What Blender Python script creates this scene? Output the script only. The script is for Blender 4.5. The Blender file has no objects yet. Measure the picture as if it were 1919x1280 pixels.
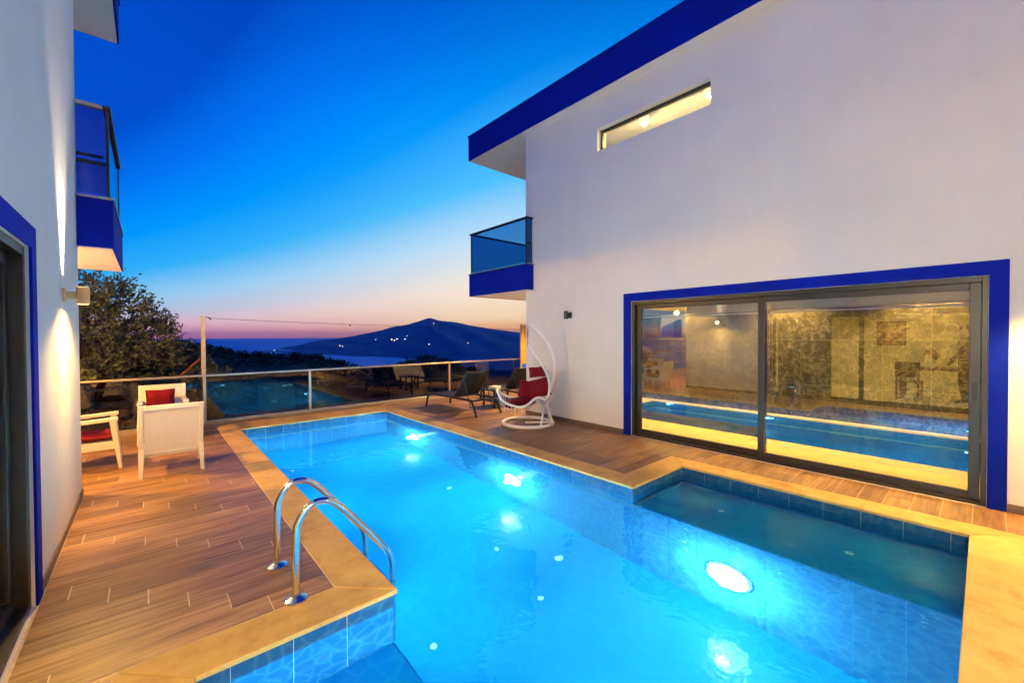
import bpy, math, random
from mathutils import Vector, Matrix
random.seed(7)
R = math.radians
sc = bpy.context.scene
COL = sc.collection

# ------------------------------------------------------------------ camera
cam = bpy.data.cameras.new('camera')
camo = bpy.data.objects.new('camera', cam); COL.objects.link(camo)
EYE = Vector((0, 0, 1.6))
yaw, pitch, roll = R(41.2), R(0.80), -0.0041
fw = Vector((math.sin(yaw)*math.cos(pitch), math.cos(yaw)*math.cos(pitch), -math.sin(pitch)))
rt = Vector((math.cos(yaw), -math.sin(yaw), 0)); up = rt.cross(fw)
rt2 = rt*math.cos(roll) + up*math.sin(roll); up2 = up*math.cos(roll) - rt*math.sin(roll)
mw = Matrix((rt2, up2, -fw)).transposed().to_4x4(); mw.translation = EYE
camo.matrix_world = mw
cam.sensor_width = 36; cam.lens = 775.8/1919*36
cam.clip_start = 0.05; cam.clip_end = 120000
sc.camera = camo

# ------------------------------------------------------------------ sky
SUN_AZ = R(55)          # heading of the afterglow, from +Y towards +X
def srgb(r, g, b):
    f = lambda c: (c/255/12.92) if c/255 <= .04045 else ((c/255+.055)/1.055)**2.4
    return (f(r), f(g), f(b), 1)
W = bpy.data.worlds.new('World'); sc.world = W; W.use_nodes = True
nt = W.node_tree; nt.nodes.clear()
def wn(t, **k):
    n = nt.nodes.new(t)
    for a, v in k.items(): setattr(n, a, v)
    return n
def wm(op, a, b=None, c=None, clamp=False):
    n = wn('ShaderNodeMath', operation=op); n.use_clamp = clamp
    for i, v in enumerate((a, b, c)):
        if v is None: continue
        if isinstance(v, (int, float)): n.inputs[i].default_value = v
        else: nt.links.new(v, n.inputs[i])
    return n.outputs[0]
def ramp(fac, stops, tmax):
    n = wn('ShaderNodeValToRGB'); cr = n.color_ramp
    while len(cr.elements) < len(stops): cr.elements.new(0.5)
    for e, (t, c) in zip(cr.elements, stops): e.position = t/tmax; e.color = srgb(*c)
    nt.links.new(fac, n.inputs[0]); return n.outputs[0]
tc = wn('ShaderNodeTexCoord'); sep = wn('ShaderNodeSeparateXYZ')
nt.links.new(tc.outputs['Generated'], sep.inputs[0])
sx, sy, sz = sep.outputs
hl = wm('SQRT', wm('ADD', wm('MULTIPLY', sx, sx), wm('ADD', wm('MULTIPLY', sy, sy), 1e-6)))
ca = wm('DIVIDE', wm('ADD', wm('MULTIPLY', sx, math.sin(SUN_AZ)), wm('MULTIPLY', sy, math.cos(SUN_AZ))), hl)
c3 = wm('POWER', wm('MAXIMUM', ca, 0.0), 3.0)
g = wm('ADD', wm('MULTIPLY', c3, 0.37), 0.05)
zpos = wm('MAXIMUM', sz, 0.0)
t3 = wm('DIVIDE', wm('DIVIDE', zpos, g), 3.2, clamp=True)
A = ramp(t3, [(0, (225, 130, 160)), (.10, (236, 160, 188)), (.2, (238, 190, 205)), (.36, (196, 200, 226)), (.64, (150, 208, 245)), (1.03, (50, 180, 252)), (1.57, (0, 156, 255)), (2.3, (0, 118, 244)), (3.15, (0, 78, 206))], 3.2)
B = ramp(t3, [(0, (255, 150, 85)), (.055, (255, 188, 122)), (.11, (255, 220, 176)), (.30, (255, 238, 216)), (.61, (196, 228, 250)), (.92, (80, 194, 255)), (1.35, (0, 152, 255)), (1.9, (0, 116, 244)), (3.15, (0, 64, 190))], 3.2)
mx = wn('ShaderNodeMix', data_type='RGBA')
nt.links.new(wm('MULTIPLY', wm('SUBTRACT', c3, .18), 1.5, clamp=True), mx.inputs[0]); nt.links.new(A, mx.inputs[6]); nt.links.new(B, mx.inputs[7])
mr = wn('ShaderNodeMapRange', interpolation_type='SMOOTHSTEP')
nt.links.new(sz, mr.inputs[0]); mr.inputs[1].default_value = .40; mr.inputs[2].default_value = .86
mx2 = wn('ShaderNodeMix', data_type='RGBA'); mx2.inputs[7].default_value = srgb(0, 48, 168)
nt.links.new(mr.outputs[0], mx2.inputs[0]); nt.links.new(mx.outputs[2], mx2.inputs[6])
bg = wn('ShaderNodeBackground'); bg.inputs[1].default_value = 1.0
nt.links.new(mx2.outputs[2], bg.inputs[0])
wo = wn('ShaderNodeOutputWorld'); nt.links.new(bg.outputs[0], wo.inputs[0])

vs = sc.view_settings
vs.view_transform = 'Standard'; vs.look = 'None'; vs.gamma = 1; vs.exposure = 0.0; vs.use_curve_mapping = False
sc.render.engine = 'CYCLES'
cy = sc.cycles
cy.use_denoising = True
cy.time_limit = 900; cy.light_sampling_threshold = .03
try: cy.denoiser = 'OPENIMAGEDENOISE'
except Exception: pass
cy.use_adaptive_sampling = True; cy.adaptive_threshold = .035; cy.adaptive_min_samples = 24; cy.max_bounces = 8; cy.diffuse_bounces = 3; cy.glossy_bounces = 4; cy.transmission_bounces = 6; cy.transparent_max_bounces = 16; cy.volume_bounces = 0
cy.sample_clamp_indirect = 25.0; cy.blur_glossy = 3.0; cy.use_light_tree = True
cy.caustics_reflective = False; cy.caustics_refractive = True

# lamp powers (W) and colours, one place to tune
WARM = (1.0, .60, .20); WARM2 = (1.0, .70, .34); AMBER = (1.0, .52, .10); AMBER2 = (1.0, .58, .13)
P_POOL, P_SCONCE_BEAM, P_SCONCE_SPILL, P_SOFFIT, P_ROOM = 370, 600, 75, 850, 640

# ------------------------------------------------------------------ materials
def nmat(name):
    m = bpy.data.materials.new(name); m.use_nodes = True
    t = m.node_tree; b = t.nodes['Principled BSDF']
    return m, t, b
def nd(t, typ, **k):
    n = t.nodes.new(typ)
    for a, v in k.items(): setattr(n, a, v)
    return n
def coords(t, scale=(1, 1, 1), kind='Object', rnd=False):
    tcn = nd(t, 'ShaderNodeTexCoord'); mp = nd(t, 'ShaderNodeMapping')
    mp.inputs['Scale'].default_value = scale
    src = tcn.outputs[kind]
    if rnd:
        oi = nd(t, 'ShaderNodeObjectInfo'); va = nd(t, 'ShaderNodeVectorMath', operation='MULTIPLY_ADD')
        va.inputs[0].default_value = (1, 1, 1)
        mul = nd(t, 'ShaderNodeVectorMath', operation='SCALE'); mul.inputs[0].default_value = (37.1, 23.7, 11.3)
        t.links.new(oi.outputs['Random'], mul.inputs['Scale'])
        t.links.new(src, va.inputs[0]); va.inputs[1].default_value = (1, 1, 1); t.links.new(mul.outputs[0], va.inputs[2])
        src = va.outputs[0]
    t.links.new(src, mp.inputs['Vector'])
    return mp.outputs[0]
def noise(t, vec, scale, detail=4, rough=.55, dist=0):
    n = nd(t, 'ShaderNodeTexNoise'); n.inputs['Scale'].default_value = scale; n.inputs['Detail'].default_value = detail
    n.inputs['Roughness'].default_value = rough; n.inputs['Distortion'].default_value = dist
    t.links.new(vec, n.inputs['Vector']); return n.outputs['Fac']
def cramp(t, fac, stops):
    n = nd(t, 'ShaderNodeValToRGB'); cr = n.color_ramp
    while len(cr.elements) < len(stops): cr.elements.new(.5)
    for e, (p, c) in zip(cr.elements, stops): e.position = p; e.color = (*c, 1)
    t.links.new(fac, n.inputs[0]); return n.outputs[0]
def bump(t, b, h, strength=.2, dist=.01):
    n = nd(t, 'ShaderNodeBump'); n.inputs['Strength'].default_value = strength; n.inputs['Distance'].default_value = dist
    t.links.new(h, n.inputs['Height']); t.links.new(n.outputs[0], b.inputs['Normal']); return n
def plain(name, col, rough=.5, metal=0., var=.12, nscale=6, bmp=0, bscale=60, bd=.004, spec=.5):
    m, t, b = nmat(name)
    v = coords(t); f = noise(t, v, nscale)
    lo = tuple(c*(1-var) for c in col); hi = tuple(min(1, c*(1+var)) for c in col)
    t.links.new(cramp(t, f, [(.3, lo), (.7, hi)]), b.inputs['Base Color'])
    b.inputs['Roughness'].default_value = rough; b.inputs['Metallic'].default_value = metal
    b.inputs['Specular IOR Level'].default_value = spec
    if bmp: bump(t, b, noise(t, v, bscale, 5), bmp, bd)
    return m
def emit(name, col, s):
    m, t, b = nmat(name)
    b.inputs['Base Color'].default_value = (*col, 1); b.inputs['Emission Color'].default_value = (*col, 1); b.inputs['Emission Strength'].default_value = s
    return m
def glassy(name, tint, f0=.06, f1=.9, rough=0.0):
    m = bpy.data.materials.new(name); m.use_nodes = True; t = m.node_tree; t.nodes.clear()
    lw = nd(t, 'ShaderNodeLayerWeight'); lw.inputs[0].default_value = .5
    pw = nd(t, 'ShaderNodeMath', operation='POWER'); t.links.new(lw.outputs['Facing'], pw.inputs[0]); pw.inputs[1].default_value = 4.2
    ma = nd(t, 'ShaderNodeMath', operation='MULTIPLY_ADD'); t.links.new(pw.outputs[0], ma.inputs[0]); ma.inputs[1].default_value = f1; ma.inputs[2].default_value = f0
    tr = nd(t, 'ShaderNodeBsdfTransparent'); tr.inputs[0].default_value = (*tint, 1)
    gl = nd(t, 'ShaderNodeBsdfGlossy'); gl.inputs['Roughness'].default_value = rough; gl.inputs[0].default_value = (1, 1, 1, 1)
    ms = nd(t, 'ShaderNodeMixShader'); t.links.new(ma.outputs[0], ms.inputs[0]); t.links.new(tr.outputs[0], ms.inputs[1]); t.links.new(gl.outputs[0], ms.inputs[2])
    o = nd(t, 'ShaderNodeOutputMaterial'); t.links.new(ms.outputs[0], o.inputs[0])
    return m

def stucco(name, col):
    m, t, b = nmat(name); v = coords(t, kind='Object')
    f = noise(t, v, .55, 7, .62); v2 = coords(t, (3, 3, .6)); f2 = noise(t, v2, 1.1, 6, .65)
    mixn = nd(t, 'ShaderNodeMath', operation='MULTIPLY_ADD'); t.links.new(f2, mixn.inputs[0]); mixn.inputs[1].default_value = .35; t.links.new(f, mixn.inputs[2])
    t.links.new(cramp(t, mixn.outputs[0], [(.40, tuple(c*.84 for c in col)), (.62, tuple(c*.94 for c in col)), (.86, col)]), b.inputs['Base Color'])
    b.inputs['Roughness'].default_value = .85; b.inputs['Specular IOR Level'].default_value = .2
    bump(t, b, noise(t, v, 55, 6, .7), .35, .006)
    return m
M = {}
M['stucco'] = stucco('white_stucco', (.82, .785, .70))
M['cream'] = stucco('cream_plaster', (.80, .72, .50))
def bluepaint():
    m, t, b = nmat('blue_paint'); v = coords(t)
    t.links.new(cramp(t, noise(t, v, 3, 5), [(.3, (.002, .012, .27)), (.75, (.003, .016, .36))]), b.inputs['Base Color'])
    b.inputs['Roughness'].default_value = .65; b.inputs['Specular IOR Level'].default_value = .06
    bump(t, b, noise(t, v, 45, 6, .7), .4, .008); return m
M['blue'] = bluepaint()
def plank():
    m, t, b = nmat('wood_look_plank'); v = coords(t, (1.0, 14, 14), rnd=True)
    f = noise(t, v, 2.2, 7, .62, .6)
    v2 = coords(t, (1.2, 5, 5), rnd=True); f2 = noise(t, v2, 1.3, 3)
    ad = nd(t, 'ShaderNodeMath', operation='MULTIPLY_ADD'); t.links.new(f2, ad.inputs[0]); ad.inputs[1].default_value = .55; t.links.new(f, ad.inputs[2])
    c = cramp(t, ad.outputs[0], [(.46, (.05, .026, .012)), (.60, (.17, .080, .030)), (.78, (.29, .15, .057)), (.96, (.42, .24, .095))])
    oi = nd(t, 'ShaderNodeObjectInfo'); hs = nd(t, 'ShaderNodeHueSaturation'); t.links.new(c, hs.inputs['Color'])
    mv = nd(t, 'ShaderNodeMapRange'); t.links.new(oi.outputs['Random'], mv.inputs[0]); mv.inputs[3].default_value = .68; mv.inputs[4].default_value = 1.24
    t.links.new(mv.outputs[0], hs.inputs['Value'])
    t.links.new(hs.outputs[0], b.inputs['Base Color'])
    b.inputs['Roughness'].default_value = .42
    bump(t, b, f, .15, .003); return m
M['plank'] = plank()
M['grout'] = plain('pale_grout', (.62, .50, .34), .9, nscale=30)
def coping():
    m, t, b = nmat('beige_stone'); v = coords(t, rnd=True)
    f = noise(t, v, 5, 7, .65); f2 = noise(t, v, 70, 4, .7)
    ad = nd(t, 'ShaderNodeMath', operation='MULTIPLY_ADD'); t.links.new(f2, ad.inputs[0]); ad.inputs[1].default_value = .3; t.links.new(f, ad.inputs[2])
    c = cramp(t, ad.outputs[0], [(.40, (.38, .21, .05)), (.6, (.56, .34, .085)), (.85, (.66, .44, .13))])
    oi = nd(t, 'ShaderNodeObjectInfo'); hs = nd(t, 'ShaderNodeHueSaturation'); t.links.new(c, hs.inputs['Color']); mv = nd(t, 'ShaderNodeMapRange'); t.links.new(oi.outputs['Random'], mv.inputs[0]); mv.inputs[3].default_value = .84; mv.inputs[4].default_value = 1.1
    t.links.new(mv.outputs[0], hs.inputs['Value']); t.links.new(hs.outputs[0], b.inputs['Base Color'])
    b.inputs['Roughness'].default_value = .62; bump(t, b, ad.outputs[0], .25, .004); return m
M['coping'] = coping()
def tile(name, c0, c1, c2, scale, coat=True, bstr=.25, width=.035):
    m, t, b = nmat(name); v = coords(t, kind='Object', rnd=True)
    n = nd(t, 'ShaderNodeTexNoise'); n.inputs['Scale'].default_value = scale*.6; t.links.new(v, n.inputs['Vector'])
    vm = nd(t, 'ShaderNodeVectorMath', operation='MULTIPLY_ADD'); t.links.new(n.outputs['Color'], vm.inputs[0]); vm.inputs[1].default_value = (.10, .10, .10); t.links.new(v, vm.inputs[2])
    vo = nd(t, 'ShaderNodeTexVoronoi', feature='DISTANCE_TO_EDGE'); vo.inputs['Scale'].default_value = scale; t.links.new(vm.outputs[0], vo.inputs['Vector'])
    big = noise(t, v, 2.5, 4)
    ln = cramp(t, vo.outputs['Distance'], [(0, (1, 1, 1)), (width, (.45, .45, .45)), (width*4.5, (0, 0, 0))])
    amt = nd(t, 'ShaderNodeMath', operation='MULTIPLY'); t.links.new(ln, amt.inputs[0]); t.links.new(big, amt.inputs[1])
    basec = cramp(t, big, [(.3, c0), (.7, c1)])
    mxn = nd(t, 'ShaderNodeMix', data_type='RGBA'); t.links.new(amt.outputs[0], mxn.inputs[0]); t.links.new(basec, mxn.inputs[6]); mxn.inputs[7].default_value = (*c2, 1)
    t.links.new(mxn.outputs[2], b.inputs['Base Color'])
    b.inputs['Roughness'].default_value = .12; b.inputs['Specular IOR Level'].default_value = .6
    bump(t, b, noise(t, v, 9, 3), bstr, .012); return m
M['tile'] = tile('pool_wall_tile', (.014, .072, .185), (.016, .086, .22), (.07, .19, .26), 9)
M['pfloor'] = tile('pool_floor_tile', (.002, .105, .31), (.003, .122, .35), (.008, .145, .37), 7, bstr=.6)
M['nfloor'] = tile('brightened_floor_tile', (.001, .27, .66), (.002, .31, .74), (.04, .42, .76), 7, bstr=.5)  # floor tile in a raised colour, standing in for light on niche and shelf
M['tgrout'] = plain('white_tile_grout', (.62, .64, .62), .8)
def water(name, bs=.25, sc_=3.0):
    m = bpy.data.materials.new(name); m.use_nodes = True; t = m.node_tree; t.nodes.clear()
    gl = nd(t, 'ShaderNodeBsdfGlass'); gl.inputs['IOR'].default_value = 1.33; gl.inputs['Roughness'].default_value = 0; gl.inputs[0].default_value = (.38, .93, 1, 1)
    v = coords(t); h = noise(t, v, sc_, 3, .5, .4)
    bp = nd(t, 'ShaderNodeBump'); bp.inputs['Strength'].default_value = bs; bp.inputs['Distance'].default_value = .012
    t.links.new(h, bp.inputs['Height']); t.links.new(bp.outputs[0], gl.inputs['Normal'])
    o = nd(t, 'ShaderNodeOutputMaterial'); t.links.new(gl.outputs[0], o.inputs[0]); return m
M['iwater'] = water('indoor_pool_water', .5, 3.2)
M['water'] = water('pool_water', .5, 3.2)
_t = M['water'].node_tree; _v = nd(_t, 'ShaderNodeVolumePrincipled'); _v.inputs['Color'].default_value = (.06, .75, 1, 1); _v.inputs['Density'].default_value = .06; _v.inputs['Anisotropy'].default_value = .55
_t.links.new(_v.outputs[0], [n for n in _t.nodes if n.type == 'OUTPUT_MATERIAL'][0].inputs['Volume'])
M['steel'] = plain('polished_steel', (.72, .70, .66), .14, 1.0, .04)
M['brass'] = plain('brushed_brass', (.85, .55, .22), .34, .55, .06)
M['alu'] = plain('champagne_aluminium', (.55, .48, .36), .35, .85, .05)
M['darkalu'] = plain('dark_bronze_aluminium', (.022, .019, .016), .4, .0, .1)
M['black'] = plain('black_powder_coat', (.012, .012, .014), .45, .2, .1)
M['sling'] = plain('black_sling_mesh', (.006, .007, .009), .85, 0, .2, 40, .3, 300, .002)
M['glass'] = glassy('door_glass', (.92, .93, .90), .125, .8)
M['lglass'] = glassy('dim_door_glass', (.80, .85, .82), .05, .55)
M['tinted'] = glassy('grey_tinted_glass', (.40, .44, .47), .07, .85)
M['bluetint'] = glassy('blue_tinted_glass', (.28, .54, .76), .04, .7)
M['whiteplas'] = plain('white_woven_resin', (.78, .74, .66), .5, 0, .05, 20)
M['whitepaint'] = plain('white_painted_steel', (.88, .85, .80), .35, 0, .04)
M['rope'] = plain('white_rope', (.76, .73, .68), .7, 0, .08, 50, .3, 200, .002)
M['red'] = plain('crimson_fabric', (.17, .004, .010), .85, 0, .2, 25, .35, 250, .003, .2)
M['gold'] = plain('gold_curtain_fabric', (.62, .40, .10), .8, 0, .15, 9, .2, 200, .003, .2)
M['dark_curtain'] = plain('grey_curtain_fabric', (.16, .15, .13), .85, 0, .2, 5, .2, 200, .003, .2)
M['ceil'] = plain('white_ceiling', (.82, .80, .74), .8, 0, .03)
M['bulb'] = emit('warm_lamp_lens', (1, .66, .24), 3.5)
M['poollens'] = emit('pool_lamp_lens', (.95, 1, 1), 9)
M['villight'] = emit('village_lamp', (1, .80, .55), 7.0)
M['slat'] = plain('cream_blind_slat', (.62, .54, .38), .5, 0, .06)
M['wood'] = plain('brown_wood', (.11, .045, .022), .55, 0, .3, 12)
M['concrete'] = plain('terrace_screed', (.25, .23, .2), .9)
M['rust'] = plain('rusty_steel', (.17, .05, .025), .7, .3, .3, 18)
M['skirt'] = plain('brown_skirting_tile', (.16, .11, .075), .5, 0, .25, 14)
M['postmat'] = plain('galvanised_post', (.55, .50, .42), .6, .2, .12, 14)
M['floor_in'] = plain('beige_indoor_tile', (.62, .47, .20), .25, 0, .12, 3)
def marble():
    m, t, b = nmat('dark_veined_marble'); v = coords(t, rnd=True)
    n1 = noise(t, v, 4.2, 9, .68, .5); n2 = noise(t, v, 7.5, 8, .72, .8)
    r1 = nd(t, 'ShaderNodeMath', operation='SUBTRACT'); t.links.new(n1, r1.inputs[0]); r1.inputs[1].default_value = .5
    ab = nd(t, 'ShaderNodeMath', operation='ABSOLUTE'); t.links.new(r1.outputs[0], ab.inputs[0])
    c = cramp(t, ab.outputs[0], [(0, (.22, .19, .12)), (.004, (.10, .082, .05)), (.03, (.042, .036, .026)), (.15, (.024, .021, .016))])
    mxn = nd(t, 'ShaderNodeMix', data_type='RGBA', blend_type='ADD'); t.links.new(cramp(t, n2, [(.52, (0, 0, 0)), (.70, (1, 1, 1))]), mxn.inputs[0]); t.links.new(c, mxn.inputs[6]); mxn.inputs[7].default_value = (.06, .052, .034, 1)
    t.links.new(mxn.outputs[2], b.inputs['Base Color']); b.inputs['Roughness'].default_value = .16
    bump(t, b, n2, .2, .01); return m
M['marble'] = marble()
def weave():
    m, t, b = nmat('white_woven_panel'); v = coords(t, (1, 1, 1))
    ck = nd(t, 'ShaderNodeTexBrick'); ck.inputs['Scale'].default_value = 1; t.links.new(v, ck.inputs['Vector'])
    w1 = nd(t, 'ShaderNodeTexWave', wave_type='BANDS', bands_direction='X'); w1.inputs['Scale'].default_value = 18; t.links.new(v, w1.inputs['Vector'])
    w2 = nd(t, 'ShaderNodeTexWave', wave_type='BANDS', bands_direction='Z'); w2.inputs['Scale'].default_value = 18; t.links.new(v, w2.inputs['Vector'])
    mu = nd(t, 'ShaderNodeMath', operation='MULTIPLY'); t.links.new(w1.outputs['Fac'], mu.inputs[0]); t.links.new(w2.outputs['Fac'], mu.inputs[1])
    t.links.new(cramp(t, mu.outputs[0], [(.0, (.80, .76, .68)), (.5, (.78, .74, .66)), (.95, (.60, .54, .45))]), b.inputs['Base Color'])
    b.inputs['Roughness'].default_value = .5; bump(t, b, mu.outputs[0], .3, -.003); return m
M['weave'] = weave()
def ground():
    m, t, b = nmat('scrub_ground'); v = coords(t)
    t.links.new(cramp(t, noise(t, v, .08, 8, .7), [(.3, (.018, .022, .010)), (.7, (.05, .05, .026))]), b.inputs['Base Color'])
    b.inputs['Roughness'].default_value = 1; return m
M['ground'] = ground()
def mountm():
    m, t, b = nmat('hazed_wooded_mountain'); v = coords(t)
    t.links.new(cramp(t, noise(t, v, .004, 10, .7), [(.3, (.008, .085, .165)), (.7, (.03, .18, .31))]), b.inputs['Base Color'])  # distant haze is put into the colour as blue over the woodland
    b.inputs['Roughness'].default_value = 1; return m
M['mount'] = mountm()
def seam():
    m, t, b = nmat('sea_water'); v = coords(t, (1, 1, 1))
    b.inputs['Base Color'].default_value = (.0, .40, .74, 1); b.inputs['Roughness'].default_value = .5; b.inputs['Specular IOR Level'].default_value = .12  # sky reflection is put into the base colour as bright blue
    bump(t, b, noise(t, v, .03, 6, .7), 1.0, 14); return m
M['sea'] = seam()
def leafm(name, a, c):
    m, t, b = nmat(name); oi = nd(t, 'ShaderNodeNewGeometry')
    t.links.new(cramp(t, oi.outputs['Random Per Island'], [(0, a), (1, c)]), b.inputs['Base Color'])
    b.inputs['Roughness'].default_value = .6; b.inputs['Specular IOR Level'].default_value = .3; return m
M['olive'] = leafm('olive_leaf', (.065, .078, .032), (.20, .21, .11))
M['bush'] = leafm('dark_bush_leaf', (.012, .02, .008), (.04, .05, .02))
M['paleleaf'] = leafm('pale_leaf', (.12, .14, .04), (.22, .22, .08))
M['bark'] = plain('olive_bark', (.10, .075, .05), .95, 0, .3, 10, .6, 20, .03)

# ------------------------------------------------------------------ builders
class MB:
    def __init__(s): s.v = []; s.f = []
    def add(s, vs, fs):
        o = len(s.v); s.v += [tuple(p) for p in vs]; s.f += [tuple(i+o for i in f) for f in fs]; return s
    def box(s, x0, x1, y0, y1, z0, z1):
        x0, x1 = min(x0, x1), max(x0, x1); y0, y1 = min(y0, y1), max(y0, y1); z0, z1 = min(z0, z1), max(z0, z1)
        return s.add([(x0, y0, z0), (x1, y0, z0), (x1, y1, z0), (x0, y1, z0), (x0, y0, z1), (x1, y0, z1), (x1, y1, z1), (x0, y1, z1)],
                     [(0, 3, 2, 1), (4, 5, 6, 7), (0, 1, 5, 4), (1, 2, 6, 5), (2, 3, 7, 6), (3, 0, 4, 7)])
    def prism(s, poly, z0, z1):
        n = len(poly)
        return s.add([(x, y, z0) for x, y in poly]+[(x, y, z1) for x, y in poly],
                     [tuple(range(n-1, -1, -1)), tuple(range(n, 2*n))]+[(i, (i+1) % n, n+(i+1) % n, n+i) for i in range(n)])
    def hexa(s, p):   # 8 points, bottom ring then top ring
        return s.add(p, [(0, 3, 2, 1), (4, 5, 6, 7), (0, 1, 5, 4), (1, 2, 6, 5), (2, 3, 7, 6), (3, 0, 4, 7)])
    def tube(s, pts, r, n=8, closed=False, taper=None, caps=True):
        pts = [Vector(p) for p in pts]; m = len(pts); vs = []; prev = None
        for i, p in enumerate(pts):
            if closed: d = pts[(i+1) % m]-pts[i-1]
            else: d = pts[min(i+1, m-1)]-pts[max(i-1, 0)]
            d.normalize()
            if prev is None:
                a = Vector((0, 0, 1)) if abs(d.z) < .9 else Vector((1, 0, 0))
                u = d.cross(a).normalized()
            else:
                u = (prev-d*prev.dot(d)).normalized()
            prev = u; w = d.cross(u)
            rr = r if taper is None else taper[i]
            vs += [p+(u*math.cos(2*math.pi*k/n)+w*math.sin(2*math.pi*k/n))*rr for k in range(n)]
        fs = []
        for i in range(m if closed else m-1):
            for k in range(n):
                a, b_ = i*n, ((i+1) % m)*n
                fs.append((a+k, a+(k+1) % n, b_+(k+1) % n, b_+k))
        if not closed and caps: fs += [tuple(range(n-1, -1, -1)), tuple(range((m-1)*n, m*n))]
        return s.add(vs, fs)
    def cyl(s, c, r, h, n=20, r2=None):
        r2 = r if r2 is None else r2; x, y, z = c
        return s.add([(x+r*math.cos(2*math.pi*k/n), y+r*math.sin(2*math.pi*k/n), z) for k in range(n)]+[(x+r2*math.cos(2*math.pi*k/n), y+r2*math.sin(2*math.pi*k/n), z+h) for k in range(n)],
                     [tuple(range(n-1, -1, -1)), tuple(range(n, 2*n))]+[(k, (k+1) % n, n+(k+1) % n, n+k) for k in range(n)])
    def build(s, name, mat, parent=None, smooth=False, bevel=0, seg=2, sub=0):
        me = bpy.data.meshes.new(name); me.from_pydata(s.v, [], s.f); me.update()
        me.materials.append(M[mat] if isinstance(mat, str) else mat)
        if smooth:
            for p in me.polygons: p.use_smooth = True
        return link(name, me, parent, bevel, seg, sub)
def link(name, me, parent=None, bevel=0, seg=2, sub=0):
    o = bpy.data.objects.new(name, me); COL.objects.link(o)
    if parent: o.parent = parent
    if bevel:
        b = o.modifiers.new('bevel', 'BEVEL'); b.width = bevel; b.segments = seg; b.limit_method = 'ANGLE'
    if sub:
        b = o.modifiers.new('sub', 'SUBSURF'); b.levels = sub; b.render_levels = sub
    return o
def empty(name, loc=(0, 0, 0), rz=0, parent=None):
    o = bpy.data.objects.new(name, None); COL.objects.link(o); o.location = loc; o.rotation_euler.z = rz
    o.empty_display_size = .1
    if parent: o.parent = parent
    return o
def tag(o, label=None, cat=None, group=None, kind=None):
    for k, v in (('label', label), ('category', cat), ('group', group), ('kind', kind)):
        if v: o[k] = v
    return o
def copy_tree(o, parent=None):
    c = o.copy(); COL.objects.link(c); c.parent = parent
    for ch in list(o.children): copy_tree(ch, c)
    return c
def lamp(kind, loc, power, col, parent=None, radius=.05, target=None, size=None, blend=.5, name='bulb'):
    l = bpy.data.lights.new(name, kind); l.energy = power; l.color = col
    if kind in ('POINT', 'SPOT'): l.shadow_soft_size = radius
    if kind == 'SPOT': l.spot_size = size; l.spot_blend = blend
    if kind == 'AREA': l.size = radius
    o = bpy.data.objects.new(name, l); COL.objects.link(o); o.location = loc
    if target is not None:
        o.rotation_euler = Vector(target).to_track_quat('-Z', 'Y').to_euler()
    if parent: o.parent = parent
    return o
def spline(pts, n=6, closed=False):
    P = [Vector(p) for p in pts]; m = len(P); out = []
    for i in range(m if closed else m-1):
        if closed: p0, p1, p2, p3 = P[i-1], P[i], P[(i+1) % m], P[(i+2) % m]
        else: p0, p1, p2, p3 = P[max(i-1, 0)], P[i], P[i+1], P[min(i+2, m-1)]
        for k in range(n):
            t = k/n
            out.append(.5*((2*p1)+(p2-p0)*t+(2*p0-5*p1+4*p2-p3)*t*t+(3*p1-p0-3*p2+p3)*t*t*t))
    if not closed: out.append(P[-1])
    return out

# ------------------------------------------------------------------ terrain, sea, mountains
def az_of(px): return yaw+math.atan((px-959.5)/775.8)
def el_of(px, py):    # tangent of elevation for a bearing seen at that height of the frame
    d = fw+rt2*((px-959.5)/775.8)+up2*((640-py)/775.8)
    return d.z/math.hypot(d.x, d.y)
def interp(tab, x):
    if x <= tab[0][0]: return tab[0][1]
    for (a, b), (c, d) in zip(tab, tab[1:]):
        if x <= c: return b+(d-b)*(x-a)/(c-a)
    return tab[-1][1]
def hnoise(a, b=0.0):
    return sum(math.sin(a*f+b*1.7*f+ph)*am for f, ph, am in ((1, .3, .5), (2.3, 1.7, .28), (5.1, 4.1, .14), (11.7, 2.2, .08)))
SEA = -130.0
sea = MB()
rings = [260, 600, 1200, 2500, 5000, 10000, 20000, 40000]; NA = 96
vs_ = []; fs_ = []
for r in rings:
    for k in range(NA): vs_.append((r*math.sin(2*math.pi*k/NA), r*math.cos(2*math.pi*k/NA), SEA))
for i in range(len(rings)-1):
    for k in range(NA): fs_.append((i*NA+k, i*NA+(k+1) % NA, (i+1)*NA+(k+1) % NA, (i+1)*NA+k))
sea.add(vs_, [f[::-1] for f in fs_]); tag(sea.build('sea', 'sea'), kind='structure')

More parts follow.
